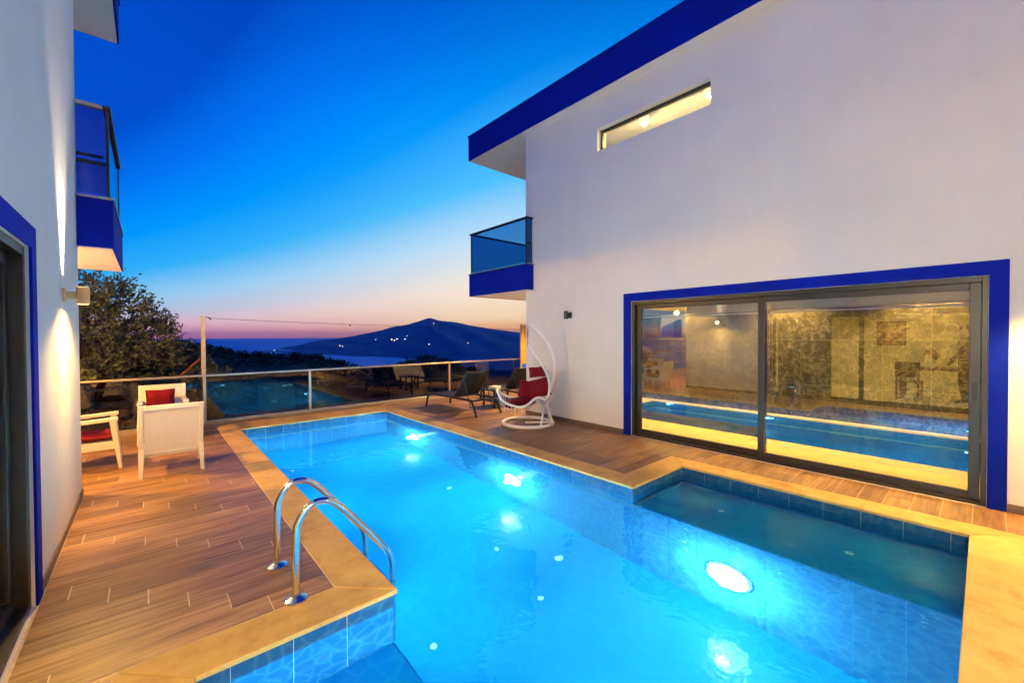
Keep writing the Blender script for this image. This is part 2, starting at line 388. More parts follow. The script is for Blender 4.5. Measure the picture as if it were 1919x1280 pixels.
MSIL = [(470, 663), (507, 655), (540, 651), (573, 643), (600, 637), (627, 635), (653, 631), (680, 626), (713, 619), (737, 612), (763, 608), (783, 602), (799, 596.5), (806, 595), (813, 597), (823, 600.5), (853, 603), (880, 609), (927, 617), (970, 622), (1050, 630), (1170, 634), (1225, 624), (1250, 608), (1272, 598), (1305, 601), (1370, 618), (1460, 632), (1600, 640), (1700, 650)]
MB0 = [(470, 3900), (640, 3000), (830, 2250), (1000, 2250), (1200, 2300), (1500, 2600), (1700, 2600)]
MSILA = [(az_of(p), el_of(p, y)) for p, y in MSIL]; MBA = [(az_of(p), r) for p, r in MB0]
mt = MB(); na = 240; nr = 18; vs_ = []; fs_ = []
a0, a1 = MSILA[0][0], MSILA[-1][0]
for i in range(na+1):
    a = a0+(a1-a0)*i/na; rb = interp(MBA, a); top = interp(MSILA, a)
    for j in range(nr+1):
        s = j/nr
        if s <= .62:
            q = s/.62; r = rb+1900*q; zt = 1.6+top*(rb+1900)
            z = SEA-3+(zt-SEA+3)*(q**.85)
            z += 34*hnoise(a*52, q*6)*q*(1-q)*3
        else:
            q = (s-.62)/.38; r = rb+1900+1400*q; zt = 1.6+top*(rb+1900); z = zt+(SEA-5-zt)*q
        vs_.append((r*math.sin(a), r*math.cos(a), z))
for i in range(na):
    for j in range(nr):
        k = i*(nr+1)+j; fs_.append((k, k+nr+1, k+nr+2, k+1))
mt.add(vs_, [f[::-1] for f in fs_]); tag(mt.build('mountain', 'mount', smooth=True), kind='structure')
def mount_point(px, py):
    a = az_of(px); e = el_of(px, py); rb = interp(MBA, a); top = interp(MSILA, a); best = None
    for j in range(400):
        q = j/400; r = rb+1900*q; zt = 1.6+top*(rb+1900); z = SEA-3+(zt-SEA+3)*(q**.85)+34*hnoise(a*52, q*6)*q*(1-q)*3
        if (z-1.6)/r >= e: return Vector((r*math.sin(a)*.995, r*math.cos(a)*.995, z+4))
    return Vector((r*math.sin(a)*.99, r*math.cos(a)*.99, z))
VIL = [(514, 657, 5, 'low by the sea at the tip of the mountain'), (637, 648.5, 5, 'left one of the pair low on the ridge'), (642, 650, 4, 'right one of the pair low on the ridge'), (704, 637, 3.5, 'alone left of the bright village cluster'), (734, 637, 6, 'at the left end of the bright village cluster'), (739, 638.5, 6, 'lowest in the bright village cluster'), (744, 636, 5, 'at the right end of the bright village cluster'), (759, 636.5, 5, 'lower of two right of the village cluster'), (763, 630.5, 5, 'upper of two right of the village cluster'), (813, 607, 3.5, 'just under the mountain peak'), (804, 646, 3, 'faint, on the flank below the peak'), (877, 643.5, 3, 'faint, on the right flank of the mountain')]
for px, py, s, lb in VIL:
    p = mount_point(px, py); h = MB(); s *= .5
    h.cyl((0, 0, -3), s*.8, 2.0, 8); h.cyl((0, 0, -1.0), s, s*.9, 8, s*.55)
    o = h.build('village_lamp', 'villight'); o.location = p
    tag(o, 'lit village light '+lb, 'light', 'village lights on the mountain')

# near slope and wooded hills below the terrace
HSIL = [(-400, 640), (150, 634), (326, 640), (362, 646), (417, 655), (453, 661), (496, 665), (520, 667), (552, 662), (584, 667), (635, 679), (670, 688), (710, 696), (746, 681), (781, 671), (813, 669), (837, 675), (880, 690), (960, 700), (1100, 705), (1400, 690), (1700, 690), (2300, 690)]
HSA = [(az_of(p), el_of(p, y+2.5)) for p, y in HSIL]
def hill_z(a, r):
    top = interp(HSA, a); rr = 190.
    zt = 1.6+top*rr
    if r < 13: return -2.2
    if r <= rr:
        q = (r-13)/(rr-13); base = -2.2-22*math.sin(min(1, q*1.0)*math.pi)*.75
        z = base*(1-q)+(-2.2*(1-q)) + zt*q**1.2
        return z-4*q*(1-q)*3
    q = min(1, (r-rr)/420); return zt+(SEA-8-zt)*q
hl_ = MB(); vs_ = []; fs_ = []
RR = [11.5, 13, 16, 20, 26, 34, 45, 60, 80, 105, 130, 155, 175, 190, 205, 230, 280, 380, 620]
aA, aB, nA = az_of(-400)-.55, az_of(2300)+.5, 170
for i in range(nA+1):
    a = aA+(aB-aA)*i/nA
    for r in RR:
        vs_.append((r*math.sin(a), r*math.cos(a), hill_z(a, r)+(.6*hnoise(a*60, r*.05) if r > 20 else 0)))
n = len(RR)
for i in range(nA):
    for j in range(n-1):
        k = i*n+j; fs_.append((k, k+1, k+n+1, k+n))
hl_.add(vs_, fs_); tag(hl_.build('hill', 'ground', smooth=True), kind='structure')
# ground under everything, one closed sheet round the terrace
gd = MB(); gp = []
for k in range(64):
    a = 2*math.pi*k/64; gp.append((30*math.sin(a), 30*math.cos(a), -2.6))
gd.add(gp, [tuple(range(63, -1, -1))]); tag(gd.build('ground', 'ground'), kind='structure')

def leaf_cloud(mb, c, rad, n, ls, aspect=2.5, rng=random, flat=1.0):
    for _ in range(n):
        u = Vector((rng.gauss(0, 1), rng.gauss(0, 1), rng.gauss(0, 1))).normalized()*rad*(rng.random()**.4)
        u.z *= flat
        p = Vector(c)+u; d = Vector((rng.gauss(0, 1), rng.gauss(0, 1), rng.gauss(0, .8)+.3)).normalized()
        e = d.cross(Vector((rng.gauss(0, 1), rng.gauss(0, 1), rng.gauss(0, 1)))).normalized()
        l = ls*(.6+.8*rng.random()); w = l/aspect
        mb.add([p-d*l*.5, p+e*w*.5, p+d*l*.5, p-e*w*.5], [(0, 1, 2, 3)])
rb_ = random.Random(3)
bs = MB()
for k in range(820):
    a = az_of(rb_.uniform(250, 1000)); r = 190*(rb_.random()**.35) if k % 3 else rb_.uniform(178, 198)
    if r < 45: r = 45+r
    z = hill_z(a, r); s = rb_.uniform(.9, 2.3)*(.6+.4*r/190)
    leaf_cloud(bs, (r*math.sin(a), r*math.cos(a), z+s*.35), s, 46, s*.42, 1.6, rb_, .75)
tag(bs.build('hillside_bushes', 'bush'), 'dark scrub and bushes covering the hills below the terrace', 'scrub', kind='stuff')

# ------------------------------------------------------------------ pool
ZW = -.112; ZF = -1.60; ZN = -.33; ZS = -.52
PL, PR, PN, P0 = 1.14, 3.83, 4.91, .12       # left edge, right edge, niche edge, near-left edge
YN, YM, YF = .05, 2.45, 8.5                  # near edge, step, far edge
basin = MB()
T = .2
def slabs():
    b = basin
    b.box(PL, PR, YN, YF, ZF-.2, ZF)                       # deep floor
slabs()
pool = tag(empty('swimming_pool'), 'L-shaped lit blue swimming pool between the two houses', 'pool', kind='structure')
basin.build('pool_floor', 'pfloor', pool)
sh = MB(); sh.box(P0, PL-.0085, YN, YM, ZF-.2, ZS); sh.build('shelf', 'nfloor', pool)
sn = MB(); sn.box(PR+.0085, PN, YN, YM, ZF-.2, ZN); sn.build('niche_floor', 'nfloor', pool)
wl = MB()
wl.box(PL-.4, PL-.003, YM+.003, YF+.3, ZF-.2, -.030)                 # left wall body
wl.box(PR+.003, PR+.5, YM+.003, YF+.3, ZF-.2, -.030)
wl.box(PL-.003, PR+.003, YF+.003, YF+.3, ZF-.2, -.0302)
wl.box(PR+.5, PN+.3, YM+.003, YM+.3, ZF-.2, -.030)
wl.box(PN+.003, PN+.3, YN-.3, YM+.003, ZF-.2, -.0302)
wl.box(P0-.3, PL-.4, YM+.003, YM+.3, ZF-.2, -.030)
wl.box(P0-.3, PN+.003, YN-.3, YN-.003, ZF-.2, -.0304)
wl.box(P0-.3, P0-.003, YN-.003, YM+.003, ZF-.2, -.0306)
wl.build('pool_wall', 'tgrout', pool)
TW = .285; th = .006
tcache = {}
def ptile(axis, pos, u, w, z0, z1, sgn, mat='tile'):
    """one wall tile; axis 'x' = wall plane at X=pos (u along Y), sgn = direction the face looks"""
    key = (axis, round(w, 4), round(z1-z0, 4), sgn)
    g_ = .0013
    if key not in tcache:
        m = MB(); hw = w/2-g_; hh = (z1-z0)/2-g_; d = .008
        if axis == 'x': m.box(-d*sgn, 0, -hw, hw, -hh, hh)
        else: m.box(-hw, hw, -d*sgn, 0, -hh, hh)
        me = bpy.data.meshes.new('tile'); me.from_pydata(m.v, [], m.f); me.materials.append(M['tile']); tcache[key] = me
    o = link('tile', tcache[key], pool)
    o.location = (pos, u, (z0+z1)/2) if axis == 'x' else (u, pos, (z0+z1)/2)
def tile_run(axis, pos, u0, u1, rows, sgn, start=None):
    L = u1-u0; nfull = int(L/TW+1e-6); rest = L-nfull*TW
    edges = [u0+TW*i for i in range(nfull+1)]+([u1] if rest > .02 else [])
    if start == 'end': edges = [u1-TW*i for i in range(nfull+1)]+([u0] if rest > .02 else []); edges = edges[::-1]
    for a, b in zip(edges, edges[1:]):
        for z0, z1 in rows: ptile(axis, pos, (a+b)/2, b-a, z0, z1, sgn)
deep = [(-.58, -.029), (-1.1, -.58), (ZF, -1.1)]
tile_run('x', PR, YM, YF, deep, -1)
tile_run('y', YF, PL, PR, deep, -1, 'end')
tile_run('x', PR, YN, YM, [(-.8, ZN-.004), (-1.2, -.8), (ZF, -1.2)], -1)
tile_run('y', YM, PR+.004, PN, [(ZN, -.029)], -1)
tile_run('x', PN, YN, YM, [(ZN, -.029)], -1, 'end')
tile_run('y', YM, P0, PL-.004, [(ZS, -.029)], -1, 'end')
tile_run('x', PL, YN, YM, [(-1.05, ZS-.004), (ZF, -1.05)], 1)
inn = MB()
inn.box(PL-.008, PL, YM, YF, ZF, -.029); inn.box(P0, PN, YN-.008, YN, ZF, -.029); inn.box(P0-.008, P0, YN, YM, ZS, -.029)
inn.build('hidden_wall_tiling', 'tile', pool)
wt = MB(); zz = ZW
poly = [(P0, YN), (PN, YN), (PN, YM), (PR, YM), (PR, YF), (PL, YF), (PL, YM), (P0, YM)]
e_ = .004
poly = [(P0-e_, YN-e_), (PN+e_, YN-e_), (PN+e_, YM+e_), (PR+e_, YM+e_), (PR+e_, YF+e_), (PL-e_, YF+e_), (PL-e_, YM+e_), (P0-e_, YM+e_)]
wt.prism(poly, ZF-.1, zz)
wo_ = wt.build('pool_water', 'water'); tag(wo_, kind='structure')
# return inlets and drains on the floor
for i, (x, y, z) in enumerate([(1.72, 2.95, ZF), (3.3, 3.02, ZF), (2.75, 2.75, ZF), (2.9, 3.6, ZF), (4.35, 1.75, ZN), (4.30, .72, ZN), (1.7, 7.3, ZF), (3.3, 5.2, ZF)]):
    m = MB(); m.cyl((0, 0, 0), .030 if i != 1 else .042, .010, 16); m.cyl((0, 0, .010), .02, .006, 12)
    o = m.build('inlet', 'whitepaint', pool); o.location = (x, y, z)
# underwater lamps
def pool_lamp(x, y, z, sgn, lb, pw=P_POOL, k_=1.0, rz=0, halo=.3, tilt=-.25, cone=120):
    e = empty('pool_lamp', (x, y, z), rz); tag(e, lb, 'pool light', 'underwater pool lights')
    b = MB(); k = 20
    ring = lambda r, d: [(d*sgn, r*math.cos(2*math.pi*i/k), r*math.sin(2*math.pi*i/k)) for i in range(k)]
    b.add(ring(.195, 0)+ring(.195, .008)+ring(.172, .02), [(i, (i+1) % k, k+(i+1) % k, k+i) for i in range(k)]+[(k+i, k+(i+1) % k, 2*k+(i+1) % k, 2*k+i) for i in range(k)])
    b.build('bezel', 'whitepaint', e, smooth=True)
    l = MB(); l.add(ring(.172, .019)+ring(.11, .045), [(i, (i+1) % k, k+(i+1) % k, k+i) for i in range(k)]+[tuple(range(k, 2*k))])
    l.build('lens', 'poollens', e)
    for ch_ in e.children: ch_.scale = (1, k_, k_)
    lamp('POINT', (.11*sgn, 0, 0), pw*halo, (.95, .97, 1.0), e, .04)
    lamp('SPOT', (.11*sgn, 0, 0), pw, (.46, .86, 1.0), e, .04, (sgn, 0, tilt), R(cone), .8)
pool_lamp(PR-.001, 1.48, -1.03, -1, 'glowing underwater lamp nearest the camera, below the niche step', halo=.85)
pool_lamp(PR-.001, 4.36, -1.02, -1, 'middle glowing underwater lamp on the right pool wall', halo=.85)
pool_lamp(PR-.001, 7.24, -1.03, -1, 'farthest glowing underwater lamp on the right pool wall', halo=.85)
for i, yy in enumerate((3.2, 5.6, 7.9)):
    pool_lamp(PL+.001, yy, -.95, 1, 'underwater lamp on the pool wall under the ladder side, %s' % ('near the ladder', 'midway', 'by the far corner')[i], P_POOL*.5, .6)
pool_lamp(2.0, YN+.001, -.85, 1, 'added unseen underwater fill lamp on the near end wall of the pool', P_POOL*.8, .6, R(90), tilt=-.05, cone=150)  # added out of view to brighten the near floor and front wall
pool_lamp(.64, YN+.001, -.32, 1, 'added unseen underwater fill lamp on the near end wall above the shelf', P_POOL*1.8, .5, R(90), tilt=-.02, cone=150)  # added out of view to brighten the shelf and the wall behind it

# coping
cop = tag(empty('pool_coping'), 'beige stone coping round the pool', 'coping', kind='structure')
def cslab(p):
    cx = sum(q[0] for q in p)/len(p); cy_ = sum(q[1] for q in p)/len(p)
    m = MB(); m.prism([(x-cx, y-cy_) for x, y in p], -.029, 0)
    o = m.build('coping_slab', 'coping', cop, bevel=.006); o.location = (cx, cy_, 0)
def crun(axis, a, b, c0, c1, m0=0, m1=0, L=1.15):
    """slabs from a to b along axis; c0 = pool side edge, c1 = outer edge; m0/m1 shift of the outer edge at the ends (mitre)"""
    n = max(1, round(abs(b-a)/L)); gp_ = .0018
    for i in range(n):
        u0 = a+(b-a)*i/n; u1 = a+(b-a)*(i+1)/n; s = 1 if b > a else -1
        o0 = u0+(m0 if i == 0 else 0); o1 = u1+(m1 if i == n-1 else 0)
        q = [(u0+gp_*s, c0), (u1-gp_*s, c0), (o1-gp_*s, c1), (o0+gp_*s, c1)]
        if axis == 'y': q = [(y, x) for x, y in q]
        ar = sum(q[k][0]*q[(k+1) % 4][1]-q[(k+1) % 4][0]*q[k][1] for k in range(4))
        cslab(q if ar > 0 else q[::-1])
o_ = .02; CW = .27
crun('y', YM-o_, YF-o_, PL+o_, PL-CW, CW+o_, CW+o_+.4)          # left long
crun('x', PL+o_, PR-o_, YF-o_, YF+.67, -CW-o_, CW+o_)           # far (wide)
crun('y', YF-o_, YM-o_, PR-o_, PR+CW, .69, CW+o_)     # right long
crun('x', PR-o_, PN-o_, YM-o_, YM+CW, CW+o_, CW+o_)             # step
crun('y', YM-o_, YN+o_, PN-o_, PN+CW, CW+o_, -CW-o_)            # niche
crun('x', PN-o_, P0+o_, YN+o_, YN-CW, CW+o_, -CW-o_)            # near
crun('y', YN+o_, YM-o_, P0+o_, P0-CW, -CW-o_, CW+o_)            # near left
crun('x', P0+o_, PL+o_, YM-o_, YM+CW, -CW-o_, -CW-o_)           # front step

# ------------------------------------------------------------------ deck of wood look planks
XWL, XWR = -.53, 5.77
deck = tag(empty('deck'), 'terrace of brown wood look planks round the pool', 'deck', kind='structure')
base = MB()
base.box(-14, PL-CW+.02, YM+CW-.02, 9.6, -.3, -0.0030); base.box(PR+CW-.02, 5.95, YM+CW-.02, 6.0, -.3, -0.0030); base.box(PR+CW-.02, 15, 6.0, 9.6, -.3, -0.0032)
base.box(PN+CW-.02, 5.95, -9, YM+CW-.02, -.3, -0.0033); base.box(-14, PN+CW-.02, -9, YN-CW+.02, -.3, -0.0037); base.box(-14, P0-CW+.02, YN-CW+.02, YM+CW-.02, -.3, -0.0040)
base.build('grout_bed', 'grout', deck)
PWD, PLN, STP = .190, .905, .185
pc = {}; rest = MB()
def lay(x0, x1, y0, y1, real=True):
    r0 = math.floor((y0-2.72)/PWD); r = r0
    while 2.72+r*PWD < y1:
        ya, yb = max(y0, 2.72+r*PWD), min(y1, 2.72+(r+1)*PWD)
        off = .53-STP*r
        k = math.floor((x0-off)/PLN)
        while off+k*PLN < x1:
            xa, xb = max(x0, off+k*PLN), min(x1, off+(k+1)*PLN); k += 1
            if xb-xa < .015 or yb-ya < .012: continue
            w, d = xb-xa-.006, yb-ya-.005
            if not real: rest.box(xa+.002, xb-.002, ya+.002, yb-.002, -.0125, -.001); continue
            key = (round(w, 3), round(d, 3))
            if key not in pc:
                m = MB(); m.box(-w/2, w/2, -d/2, d/2, -.012, 0)
                me = bpy.data.meshes.new('plank'); me.from_pydata(m.v, [], m.f); me.materials.append(M['plank']); pc[key] = me
            o = link('plank', pc[key], deck); o.location = ((xa+xb)/2, (ya+yb)/2, -.001+random.uniform(-.0008, .0008))
        r += 1
lay(XWL+.012, PL-CW-.003, YM+CW+.003, 6.0)
lay(-.95, PL-CW-.003, 6.0, 9.25)
lay(PR+CW+.003, XWR-.012, YM+CW+.003, 6.1)
lay(PR+CW+.003, 8.2, 6.1, 9.25)
lay(PN+CW+.003, XWR-.012, -.3, YM+CW+.003)
lay(XWL+.012, P0-CW-.003, YN-CW, YM+CW+.003, False)
lay(-5, -.95, 6.0, 9.25, False); lay(8.2, 13, 6.1, 9.25, False)
lay(-.5, 5.7, -6, YN-CW-.003, False)
rs = rest.build('outlying_planks', 'plank', deck); tag(rs, kind='stuff')

# ------------------------------------------------------------------ houses
def wall_holes(mb, axis, pos, thick, u0, u1, v0, v1, holes):
    """wall plane (axis x: X=pos, u=Y, v=Z ; axis y: Y=pos, u=X), thickness signed, rectangular holes (ua,ub,va,vb)"""
    us = sorted({u0, u1, *[h[0] for h in holes], *[h[1] for h in holes]}); vs = sorted({v0, v1, *[h[2] for h in holes], *[h[3] for h in holes]})
    P = (lambda u, v, d: (pos+d, u, v)) if axis == 'x' else (lambda u, v, d: (u, pos+d, v))
    inside = lambda u, v: any(h[0] < u < h[1] and h[2] < v < h[3] for h in holes)
    for a, b in zip(us, us[1:]):
        for c, d in zip(vs, vs[1:]):
            if inside((a+b)/2, (c+d)/2): continue
            for t in (0, thick): mb.add([P(a, c, t), P(b, c, t), P(b, d, t), P(a, d, t)], [(0, 1, 2, 3)])
    def rim(a, b, c, d):
        for q in (((a, c), (b, c)), ((a, d), (b, d)), ((a, c), (a, d)), ((b, c), (b, d))):
            (p, r), (s, t) = q; mb.add([P(p, r, 0), P(s, t, 0), P(s, t, thick), P(p, r, thick)], [(0, 1, 2, 3)])
    rim(u0, u1, v0, v1)
    for h in holes: rim(*h)
ZSOF, ZTOP = 5.62, 6.17
def house(side, name, label):
    S = 1 if side == 'R' else -1
    X = (lambda d: XWR+d) if side == 'R' else (lambda d: XWL-d)
    YC = 6.15 if side == 'R' else 5.97       # far corner
    FX = -.19 if side == 'R' else -.265      # how far roof and balcony stand proud
    D = 3.95 if side == 'R' else 5.0
    h = empty(name, (X(4), 0, 0)); h.location = (0, 0, 0); tag(h, label, 'house')
    D0, D1, DT = -.02, 3.71, 2.135           # big sliding door
    holes = [(D0, D1, 0.0, DT), (2.48, 4.37, 4.73, 5.11), (-5.6, -2.4, 0.0, 2.135)]
    w = MB(); wall_holes(w, 'x', X(0), .25*S, -6.5, YC, -.3, ZSOF-.002, holes)
    w.build('wall', 'stucco', h)
    w = MB(); wall_holes(w, 'y', YC, -.25, *sorted((X(.25), X(D))), -.3, ZSOF-.002, [(*sorted((X(1.2), X(3.4))), 0, 2.15), (*sorted((X(1.2), X(3.4))), 3.02, 5.15)])
    w.build('far_wall', 'stucco', h)
    w = MB(); w.box(X(D-.2), X(D), -6.25, YC-.25, 2.62 if side == 'R' else -.3, ZSOF-.002); w.box(X(D-.2), X(D), -6.25, -1.36, -.3, 2.619); w.box(X(.25), X(D), -6.5, -6.25, -.3, ZSOF-.002); w.build('rear_wall', 'stucco', h)
    # roof
    r = MB(); r.box(X(FX+.02), X(D+.25), -6.8, 7.85, ZSOF, ZTOP-.02); ro = r.build('roof', 'stucco', h)
    f = MB(); f.box(X(FX), X(FX+.019), -6.8, 7.87, ZSOF+.012, ZTOP); f.box(X(FX+.019), X(D+.25), 7.851, 7.87, ZSOF+.012, ZTOP); f.build('fascia', 'blue', ro)
    f = MB(); f.box(X(FX-.015), X(FX+.05), -6.8, 7.885, ZTOP, ZTOP+.02); f.box(X(FX+.05), X(D+.25), 7.80, 7.885, ZTOP, ZTOP+.02); f.build('roof_edge_trim', 'blue', ro)
    # balcony
    yb = YC-.22 if side == 'R' else YC-.08
    b = MB(); b.box(X(FX+.012), X(-.004), yb+.012, YC+.03, 2.505, 2.99); b.box(X(FX+.012), X(D), YC+.03, 7.858, 2.505, 2.99); ba = b.build('balcony', 'stucco', h)
    f = MB(); f.box(X(FX), X(FX+.0118), yb, 7.87, 2.51, 3.0); f.box(X(FX+.0118), X(-.003), yb, yb+.0118, 2.51, 3.0); f.box(X(FX+.0118), X(D), 7.8582, 7.87, 2.51, 3.0); f.build('balcony_fascia', 'blue', ba)
    f = MB(); f.box(X(FX-.012), X(FX+.10), yb-.012, 7.882, 3.0, 3.022); f.box(X(FX+.10), X(D), 7.77, 7.882, 3.0, 3.022); f.box(X(FX+.10), X(-.003), yb-.012, yb+.10, 3.0, 3.022); f.build('balcony_kerb', 'darkalu' if side == 'R' else 'alu', ba)
    g_ = MB(); g_.box(X(FX+.03), X(FX+.040), yb+.05, 7.82, 3.05, 3.90); g_.build('balcony_pane', 'bluetint', ba)
    g_ = MB(); g_.box(X(FX+.045), X(D), 7.825, 7.835, 3.05, 3.90); g_.build('balcony_pane', 'bluetint', ba)
    g_ = MB(); g_.box(X(FX+.045), X(-.006), yb+.03, yb+.04, 3.05, 3.90); g_.build('balcony_pane', 'bluetint', ba)
    hr = MB(); hr.box(X(FX+.005), X(FX+.065), yb+.0, 7.86, 3.91, 3.95); hr.box(X(FX+.065), X(D), 7.80, 7.86, 3.91, 3.95); hr.build('balcony_handrail', 'darkalu', ba, bevel=.006)
    hr = MB(); hr.box(X(FX+.066), X(-.003), yb+.0, yb+.06, 3.91, 3.95); hr.build('balcony_handrail', 'darkalu' if side == 'R' else 'alu', ba, bevel=.006)
    mr_ = MB(); mr_.box(X(FX+.066), X(-.003), yb+.045, yb+.06, 3.42, 3.45); mr_.build('balcony_mid_rail', 'darkalu', ba)
    for px_, py_ in ((FX+.035, 7.82), (FX+.035, yb+.045)):
        p = MB(); p.box(X(px_-.012), X(px_+.012), py_-.012, py_+.012, 3.022, 3.91); p.build('balcony_post', 'darkalu', ba)
    # blue surround of the sliding door
    s = MB(); t_ = .013
    s.box(X(-t_), X(.02), D1+.002, D1+.135, 0, DT+.132); s.box(X(-t_), X(.02), D0-.122, D0-.002, 0, DT+.132); s.box(X(-t_), X(.02), D0-.002, D1+.002, DT+.002, DT+.132)
    s.build('door_surround', 'blue', h)
    # sliding door: fixed frame, two sashes, panes
    fr = MB(); dd0, dd1 = .015, .14
    fr.box(X(dd0), X(dd1), D1-.05, D1-.001, .001, DT-.001); fr.box(X(dd0), X(dd1), D0+.001, D0+.04, .001, DT-.001)
    fr.box(X(dd0), X(dd1), D0+.04, D1-.05, DT-.055, DT-.001); fr.box(X(dd0), X(dd1), D0+.04, D1-.05, .001, .035)
    door = fr.build('sliding_door', 'darkalu', h, bevel=.004)
    mid = 1.85
    gm = 'glass' if side == 'R' else 'lglass'
    for (ya, yb2, da, db) in ((mid-.035, D1-.052, .075, .115), (D0+.042, mid+.045, .030, .070)):
        q = MB(); sw = .075
        q.box(X(da), X(db), ya, ya+sw, .037, DT-.057); q.box(X(da), X(db), yb2-sw, yb2, .037, DT-.057)
        q.box(X(da), X(db), ya+sw, yb2-sw, DT-.125, DT-.057); q.box(X(da), X(db), ya+sw, yb2-sw, .037, .115)
        q.build('sash', 'darkalu', door, bevel=.004)
        q = MB(); c = (da+db)/2; q.box(X(c-.003), X(c+.003), ya+sw-.005, yb2-sw+.005, .11, DT-.12); q.build('pane', gm, door)
    q = MB(); q.box(X(.012), X(.030), D0+.065, D0+.095, .98, 1.14); q.build('handle', 'black', door, bevel=.004)
    # strip window upstairs
    fr = MB(); y0, y1, z0, z1 = 2.481, 4.369, 4.731, 5.109
    fr.box(X(.10), X(.15), y0, y0+.035, z0, z1); fr.box(X(.10), X(.15), y1-.035, y1, z0, z1); fr.box(X(.10), X(.15), y0+.035, y1-.035, z0, z0+.02); fr.box(X(.10), X(.15), y0+.035, y1-.035, z1-.035, z1)
    wd = fr.build('strip_window', 'darkalu', h)
    q = MB(); q.box(X(.122), X(.128), y0+.03, y1-.03, z0+.015, z1-.03); q.build('pane', 'glass', wd)
    # skirting
    q = MB(); q.box(X(-.012), X(-.001), D1+.14, YC+.012, 0, .075); q.build('skirting', 'skirt', h)
    q = MB(); q.box(X(-.012), X(-.001), -6.4 if side == 'R' else -2.3, D0-.125, 0, .075); q.build('skirting', 'skirt', h)
    q = MB(); q.box(X(-.012), X(1.15), YC+.001, YC+.012, 0, .075); q.build('skirting', 'skirt', h)
    # far side glazed doors (ground and balcony)
    for z0, z1 in ((0, 2.149), (3.021, 5.149)):
        fr = MB(); xa, xb = 1.201, 3.399
        for d in (xa, (xa+xb)/2-.03, xb-.06): fr.box(X(d), X(d+.06), YC-.14, YC-.08, z0+.001, z1)
        for (d, e2) in ((xa+.06, (xa+xb)/2-.03), ((xa+xb)/2+.03, xb-.06)):
            fr.box(X(d), X(e2), YC-.139, YC-.081, z1-.07, z1); fr.box(X(d), X(e2), YC-.139, YC-.081, z0+.001, z0+.08)
        fd = fr.build('terrace_door', 'darkalu', h)
        q = MB(); q.box(X(xa+.05), X(xb-.05), YC-.113, YC-.107, z0+.07, z1-.06); q.build('pane', 'glass', fd)
    # second sliding door further along the wall
    fr = MB()
    for a in (-5.599, -4.03, -2.461): fr.box(X(.03), X(.10), a, a+.06, .001, 2.134)
    fr.box(X(.031), X(.099), -5.539, -4.03, 2.06, 2.134); fr.box(X(.031), X(.099), -3.97, -2.461, 2.06, 2.134); fr.box(X(.031), X(.099), -5.539, -4.03, .001, .08); fr.box(X(.031), X(.099), -3.97, -2.461, .001, .08)
    sd = fr.build('rear_sliding_door', 'darkalu', h); q = MB(); q.box(X(.062), X(.068), -5.55, -2.45, .07, 2.07); q.build('pane', 'glass', sd)
    # floors, ceilings and partition walls indoors
    q = MB(); q.box(X(.25), X(D-.2), -6.25, YC-.25, 2.62, 3.0); q.build('upper_floor', 'ceil', h)
    q = MB(); q.box(X(2.6), X(2.7), -6.25, YC-.25, 3.001, ZSOF-.001); q.build('upper_partition', 'cream', h)
    q = MB(); q.box(X(.25), X(2.6), -1.0, -.9, 3.001, ZSOF-.001); q.build('upper_partition', 'cream', h)
    q = MB(); q.box(X(.26), X(2.59), -.89, YC-.26, 5.40, 5.44); q.build('upper_ceiling', 'ceil', h)
    return h, X, YC
HR, XR_, YCR = house('R', 'house', 'white two storey house with the lit glass doors right of the pool')
HL, XL_, YCL = house('L', 'house', 'white two storey house at the left edge with a lit wall lamp')

# ------------------------------------------------------------------ indoor pool room in the right house
XB = 9.32
rm = MB(); rm.box(6.02, 7.02, -1.2, 5.9, -.25, .02); rm.box(7.02, 9.18, 5.3, 5.9, -.25, .018); rm.box(9.18, XB+.15, -1.2, 5.9, -.25, .03)
rm.build('indoor_floor', 'floor_in', HR)
rm = MB(); rm.box(7.02, 9.18, -1.2, 5.3, -1.3, -1.2); ip = rm.build('indoor_pool', 'pfloor', HR)
q = MB(); q.box(9.17, 9.18, -1.2, 5.3, -1.2, .0); q.box(7.02, 9.17, 5.29, 5.3, -1.2, .0); q.box(7.02, 7.03, -1.2, 5.29, -1.2, .0); q.build('indoor_pool_tiling', 'tile', ip)
q = MB(); q.add([(7.03, -1.2, -.07), (9.17, -1.2, -.07), (9.17, 5.29, -.07), (7.03, 5.29, -.07)], [(0, 1, 2, 3)]); q.build('indoor_water', 'iwater', ip)
q = MB(); q.box(6.02, XB+.3, -1.35, -1.2, -.3, 2.62); q.build('indoor_partition', 'cream', HR)
WY0, WY1, WZ0, WZ1 = 4.62, 5.28, 1.52, 2.35
q = MB(); wall_holes(q, 'x', XB+.014, .2, -1.2, 5.9, .0, 2.62, [(WY0, WY1, WZ0, WZ1)]); mw_ = q.build('marble_wall', M.setdefault('mgrout', plain('dark_marble_joint', (.16, .13, .07), .7)), HR)
yy = -1.2; PWM = .585; mc = {}
rows = [(.031, .66), (.66, 1.50), (1.50, 2.619)]
while yy < 5.88:
    y2 = min(5.9, yy+PWM)
    for z0, z1 in rows:
        if z0 > 1.4 and y2 > WY0 and yy < WY1:      # cut round the window
            segs = []
            if yy < WY0: segs.append((yy, WY0, z0, z1))
            if y2 > WY1: segs.append((WY1, y2, z0, z1))
            segs.append((max(yy, WY0), min(y2, WY1), WZ1, z1))
        else: segs = [(yy, y2, z0, z1)]
        for a, b, c, d in segs:
            if b-a < .02 or d-c < .02: continue
            m = MB(); m.box(0, .012, -(b-a)/2+.003, (b-a)/2-.003, -(d-c)/2+.003, (d-c)/2-.003)
            o = m.build('marble_panel', 'marble', mw_); o.location = (XB, (a+b)/2, (c+d)/2)
    yy = y2
fr = MB()
